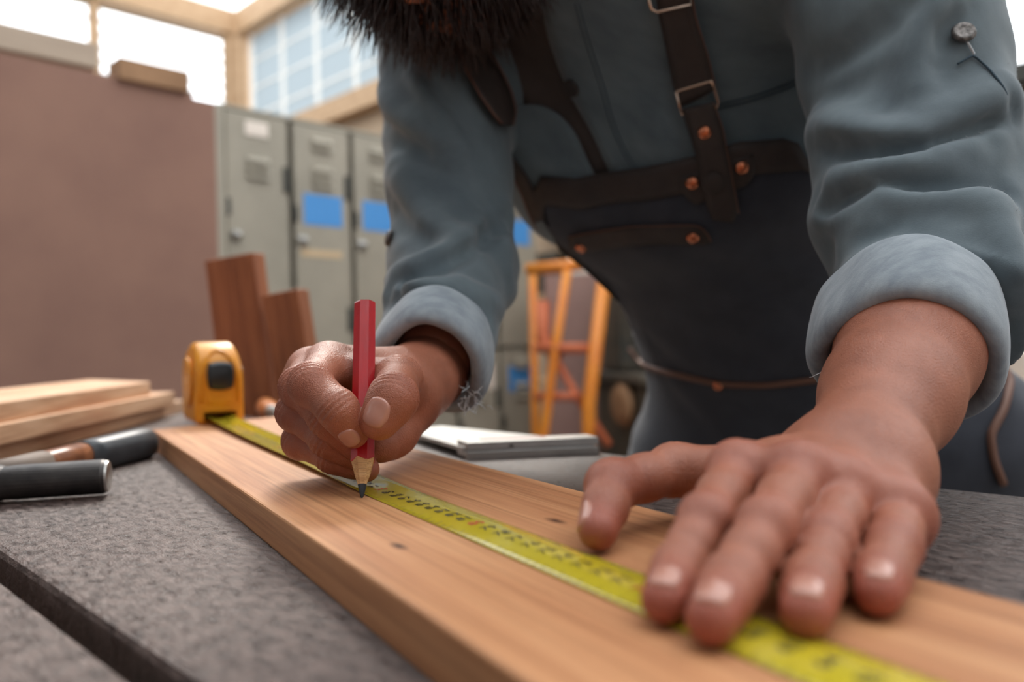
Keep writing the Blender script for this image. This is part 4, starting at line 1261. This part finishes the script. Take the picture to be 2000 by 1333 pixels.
# open shirt front: undershirt patch, two fronts, placket
us = sheet('undershirt', [(955, -90), (975, 40), (990, 150), (1050, 250), (1120, 345)], [(1085, -90), (1095, 40), (1140, 150), (1190, 260), (1240, 345)], 18, 8, tr_shirt, .001, .001, 'undershirt', who)
sheet('shirt_front', [(1052, -40), (1074, 60), (1113, 165), (1152, 240), (1176, 290), (1210, 360)], [(1330, -40), (1350, 60), (1380, 165), (1400, 240), (1410, 290), (1420, 345)], 26, 14, tr_shirt, .004, .0018, 'denim', shirt)
line_on('placket_seam', [(1128, 0), (1150, 80), (1178, 165), (1200, 240), (1222, 295), (1242, 330)], tr_shirt, .0060, .0004, 'stitch', shirt)
line_on('placket_seam', [(1136, 0), (1158, 80), (1186, 165), (1208, 240), (1230, 295), (1250, 330)], tr_shirt, .0060, .0004, 'stitch', shirt)
sheet('shirt_front', [(990, 206), (1030, 200), (1065, 202), (1100, 222), (1130, 255), (1150, 300), (1172, 350)], [(985, 215), (985, 240), (985, 265), (990, 290), (1005, 320), (1030, 345), (1060, 360)], 22, 10, tr_shirt, .006, .0018, 'denim', shirt)
sheet('collar', [(885, -10), (900, 40), (915, 100)], [(1000, -10), (1012, 50), (975, 125)], 12, 8, tr_shirt, .010, .003, 'denim', shirt)
stud('shirt_button', 1126, 164, tr_shirt, .0070, [(.0, 0), (.0075, 0), (.0078, .0012), (.0070, .0024), (.0055, .0018), (.0, .0018)], 'button', shirt)
line_on('pocket_seam', [(1400, 205), (1470, 188), (1540, 165), (1600, 130)], tr_shirt, .001, .0006, 'stitch', shirt)
line_on('pocket_seam', [(1400, 213), (1470, 196), (1540, 173), (1600, 138)], tr_shirt, .001, .0006, 'stitch', shirt)

# apron sheath around the trunk
def to_theta(p):
    best = None
    for s in np.linspace(0, 3.2, 65):
        c, a, fw = ax_at(s); q = p - c
        e = abs(q @ a)
        if best is None or e < best[0]: best = (e, s, math.atan2(q @ LAT, q @ fw))
    return best[1], best[2]
AP_TOP = [(1062, 352), (1130, 354), (1250, 331), (1340, 300), (1440, 268), (1530, 262)]
tp = trace([p[0] for p in AP_TOP], [p[1] for p in AP_TOP], tr_shirt)
top_st = sorted([to_theta(p)[::-1] for p in tp])
th0, th1 = top_st[0][0], top_st[-1][0]
S_WAIST = 2.0
ths = [-1.75, th0 - .32, th0 - .12, th0 - .02] + [t for t, s in top_st] + [th1 + .02, th1 + .15, th1 + .4, 1.9]
sss = [S_WAIST, 1.75, 1.35, top_st[0][1] + .03] + [s for t, s in top_st] + [top_st[-1][1] + .03, 1.3, 1.75, S_WAIST]
def sheath(name, th_range, s_top, s_bot, nth, ns, off, thk, mt, parent, flare=0):
    P_ = []
    for i in range(nth):
        th = th_range[0] + (th_range[1] - th_range[0]) * i / (nth - 1)
        st = s_top(th); sb = s_bot(th)
        for j in range(ns):
            s = st + (sb - st) * j / (ns - 1)
            c, a, fw = ax_at(s); dr = fw * math.cos(th) + LAT * math.sin(th)
            P_.append((c, dr))
    C_ = np.array([p[0] for p in P_], f32); Dr = np.array([p[1] for p in P_], f32)
    t = np.full(len(C_), .34, f32)
    for _ in range(70): t = t - trunk(C_ + Dr * t[:, None]) * f32(.7)
    S = C_ + Dr * t[:, None]; g = grad(trunk, S.astype(f32), 4e-3)
    wr_ = wrinkle(S.astype(f32), .0012)[:, None] * g
    k = nth * ns; V_ = np.concatenate([S + g * (off + thk) + wr_, S + g * off + wr_]); Fc = []
    for i in range(nth - 1):
        for j in range(ns - 1):
            a = i * ns + j; Fc.append((a, a + 1, a + ns + 1, a + ns)); Fc.append((a + k, a + ns + k, a + ns + 1 + k, a + 1 + k))
    ring = [j for j in range(ns)] + [i * ns + ns - 1 for i in range(1, nth)] + [(nth - 1) * ns + j for j in range(ns - 2, -1, -1)] + [i * ns for i in range(nth - 2, 0, -1)]
    for a, b in zip(ring, ring[1:] + ring[:1]): Fc.append((b, a, a + k, b + k))
    bm = bmesh.new(); bv = [bm.verts.new(v) for v in V_]
    for q in Fc: bm.faces.new([bv[i] for i in q])
    o = link(name, from_bm(bm), mt, None, True)
    return pl(o) if parent is None else child(o, parent)
apron = sheath('apron', (-1.75, 1.9), lambda th: float(np.interp(th, ths, sss)), lambda th: 3.85, 80, 70, .006, .0025, 'apron', None)
# leather binding on the bib's top edge
sheath('bib_binding', (th0 - .12, th1 + .02), lambda th: float(np.interp(th, ths, sss)) - .02, lambda th: float(np.interp(th, ths, sss)) + .10, 40, 5, .0092, .0016, 'leather', apron)
def ap(P): return trunk(P) - .009 - wrinkle(P, .0012)
# breast pocket flap with rivets
sheet('pocket_flap', [(1112, 460), (1160, 450), (1240, 440), (1330, 437), (1368, 438), (1386, 455), (1389, 468)], [(1114, 492), (1165, 488), (1240, 477), (1330, 474), (1368, 476), (1384, 474), (1388, 471)], 26, 5, ap, .001, .002, 'leather', apron)
line_on('flap_edge', [(1112, 460), (1160, 450), (1240, 440), (1330, 437), (1368, 438), (1386, 455), (1389, 468)], ap, .003, .0006, 'leather_edge', apron)
RIV = [(.0, -.001), (.0055, -.001), (.0056, .0008), (.0046, .0022), (.0026, .0030), (.0, .0032)]
for px, py in ((1137, 481), (1355, 461)): stud('rivet', px, py, ap, .003, RIV, 'copper', apron)
# waist cord
line_on('waist_cord', [(1228, 680), (1240, 706), (1300, 726), (1405, 749), (1500, 752), (1600, 740), (1680, 725)], ap, .0018, .0034, 'leather_edge', apron)
stud('rivet', 1405, 751, ap, .0035, RIV, 'copper', apron)
line_on('side_tie', [(1940, 700), (1972, 742), (1960, 800), (1932, 850), (1940, 900), (1958, 945)], ap, .002, .004, 'leather_edge', apron)
stud('rivet', 1870, 800, ap, .003, RIV, 'copper', apron)
# left strap (on the right of the picture) with buckle, tab and rivets
st1 = sheet('shoulder_strap', [(1278, -60), (1292, 20), (1312, 120), (1328, 205)], [(1352, -60), (1362, 20), (1382, 100), (1398, 165)], 18, 5, tr_shirt, .009, .003, 'leather', apron)
line_on('strap_edge', [(1352, -60), (1362, 20), (1382, 100), (1398, 165)], tr_shirt, .0115, .0006, 'leather_edge', apron)
st2 = sheet('strap_tail', [(1333, 212), (1350, 260), (1365, 310), (1376, 370), (1385, 405), (1395, 425)], [(1393, 196), (1412, 250), (1424, 310), (1436, 370), (1444, 412), (1432, 428)], 24, 5, ap, .004, .003, 'leather', apron)
line_on('strap_edge', [(1393, 196), (1412, 250), (1424, 310), (1436, 370), (1444, 412)], ap, .0065, .0006, 'leather_edge', apron)
sheet('strap_tab', [(1327, 346), (1331, 372), (1345, 390), (1360, 398)], [(1470, 300), (1476, 325), (1470, 350), (1455, 362)], 10, 14, ap, .001, .002, 'leather', apron)
for px, py, o_ in ((1378, 257, .0065), (1354, 356, .003), (1449, 326, .003)): stud('rivet', px, py, ap, o_, RIV, 'copper', apron)
stud('snap', 1396, 352, ap, .0074, [(.0, 0), (.0085, 0), (.0088, .0012), (.0070, .0022), (.0, .0024)], 'leather', apron, 24)
def ring_on(name, px, f, off, r, mt, parent):
    p = np.array(px + [px[0]], float); S = trace(p[:, 0], p[:, 1], f); g = grad(f, S.astype(f32), 2e-3).mean(0)
    V_, Fc = tube_mesh(S + nrm(g) * off, r, 8)
    bm = bmesh.new(); bv = [bm.verts.new(v) for v in V_]
    for q in Fc: bm.faces.new([bv[i] for i in q])
    return child(link(name, from_bm(bm), mt, None, True), parent)
ring_on('buckle', [(1322, 170), (1330, 200), (1335, 215), (1342, 216), (1402, 200), (1404, 190), (1396, 160), (1390, 150), (1384, 152), (1330, 168)], tr_shirt, .012, .0013, 'brass', apron)
ring_on('buckle', [(1270, -30), (1278, 4), (1290, 10), (1356, -4), (1352, -34)], tr_shirt, .014, .0013, 'brass', apron)
# right strap (left of the picture)
sheet('shoulder_strap', [(893, 100), (905, 160), (925, 200), (950, 235), (965, 250)], [(935, 90), (962, 140), (982, 185), (990, 220), (985, 250)], 16, 5, lambda P: np.minimum(tr_shirt(P), sleeve_r(P)), .006, .003, 'leather', apron)
line_on('strap_edge', [(893, 100), (905, 160), (925, 200), (950, 235), (965, 250)], lambda P: np.minimum(tr_shirt(P), sleeve_r(P)), .009, .0008, 'leather_edge', apron)
line_on('strap_edge', [(935, 90), (962, 140), (982, 185), (990, 220), (985, 250)], lambda P: np.minimum(tr_shirt(P), sleeve_r(P)), .009, .0008, 'leather_edge', apron)
sheet('strap_tail', [(965, 262), (985, 295), (1010, 330), (1030, 365), (1048, 410), (1055, 425)], [(978, 255), (1005, 290), (1030, 322), (1055, 365), (1072, 398), (1075, 418)], 18, 5, tr_shirt, .008, .003, 'leather', apron)
line_on('strap_edge', [(965, 262), (985, 295), (1010, 330), (1030, 365), (1048, 410), (1060, 435)], tr_shirt, .011, .0008, 'leather_edge', apron)
line_on('buckle', [(958, 242), (966, 262), (979, 287)], tr_shirt, .014, .0017, 'copper', apron)
stud('rivet', 983, 253, tr_shirt, .012, RIV, 'copper', apron)
# sleeve tab button with thread
stud('sleeve_button', 1880, 68, sleeve_l, .001, [(.0, 0), (.0066, 0), (.0070, .0012), (.0060, .0030), (.004, .0024), (.0, .0024)], 'metal_button', shirt, 22)
line_on('button_thread', [(1886, 82), (1896, 100), (1900, 108)], sleeve_l, .0012, .0007, 'thread', shirt)
line_on('sleeve_seam', [(1870, 126), (1900, 108), (1935, 140), (1958, 170), (1970, 200)], sleeve_l, .0005, .0007, 'stitch', shirt)
stud('sleeve_button', 764, 466, sleeve_r, .001, [(.0, 0), (.0070, 0), (.0072, .0012), (.006, .0026), (.0, .0026)], 'button', shirt, 18)

# trousers and shoes (mostly hidden behind the bench)
def trousers_f(P):
    d = None
    for s in (-1, 1):
        h = AX[3] + LAT * s * .09; k = np.array([h[0] + .02, h[1] + .02, .48]) + LAT * s * .02; an = np.array([h[0] + .05, h[1] + .05, .10]) + LAT * s * .03
        e = smin(rc(P, h, k, .088, .064), rc(P, k, an, .064, .052), .02)
        d = e if d is None else smin(d, e, .03)
    d = smin(d, ell(P, AX[3] - UPV * .03, [LAT, nrm(np.cross(LAT, UPV)), UPV], (.185, .125, .12)), .04)
    return np.maximum(d, .06 - P[:, 2])
V, Fq = surfnet(trousers_f, np.array([.05, .70, .03]), np.array([.66, 1.25, 1.05]), .010)
pl(link('trousers', np_mesh(V, Fq), 'trousers'))
for s in (-1, 1):
    h = AX[3] + LAT * s * .09; an = np.array([h[0] + .05, h[1] + .05, .08]) + LAT * s * .03; fd = nrm([-.7, -.7, 0])
    def shoe_f(P):
        d = smin(rc(P, an - UPV * .035 - fd * .03, an + fd * .15 - UPV * .045, .046, .037), rc(P, an - UPV * .03, an + UPV * .02, .046, .048), .02)
        return np.maximum(d, .001 - P[:, 2])
    V, Fq = surfnet(shoe_f, np.minimum(an - .12, an + fd * .2 - .06) * [1, 1, 0] - [0, 0, .01], np.maximum(an + .12, an + fd * .2 + .06) * [1, 1, 0] + [0, 0, .2], .008)
    pl(link('shoe', np_mesh(V, Fq), 'shoe'))

# hair and beard: a cap of tapering locks around the head
HV = []; HFc = []
def lock(a, d_, L_, r, droop):
    pts = [a]; dd = nrm(d_)
    for k in range(4):
        dd = nrm(dd + droop * .35 + RNG.normal(0, .10, 3)); pts.append(pts[-1] + dd * L_ / 4)
    v, f_ = tube_mesh(pts, [r, r * .95, r * .75, r * .45, r * .06], 4)
    b = len(HV); HV.extend(v); HFc.extend([tuple(b + i for i in q) for q in f_])
down = np.array([0, 0, -1.])
cnt = 0
while cnt < 9000:
    v = nrm(RNG.normal(0, 1, 3))
    x, y, z = v @ HR, v @ HF, v @ HU
    face = y > .7 and z > -.10                               # keep the upper face clear
    if face: continue
    p = HEADC + HR * x * .078 + HF * y * .095 + HU * z * .112
    beard = y > .1 and z < -.2
    lock(p - v * .004, v * .9 + down * .35 + RNG.normal(0, .34, 3), RNG.uniform(.035, .065) if beard else RNG.uniform(.03, .06), RNG.uniform(.0006, .0013), down * .5)
    cnt += 1
hair = pl(link('hair', mesh_of(HV, HFc), 'hair', None, True))
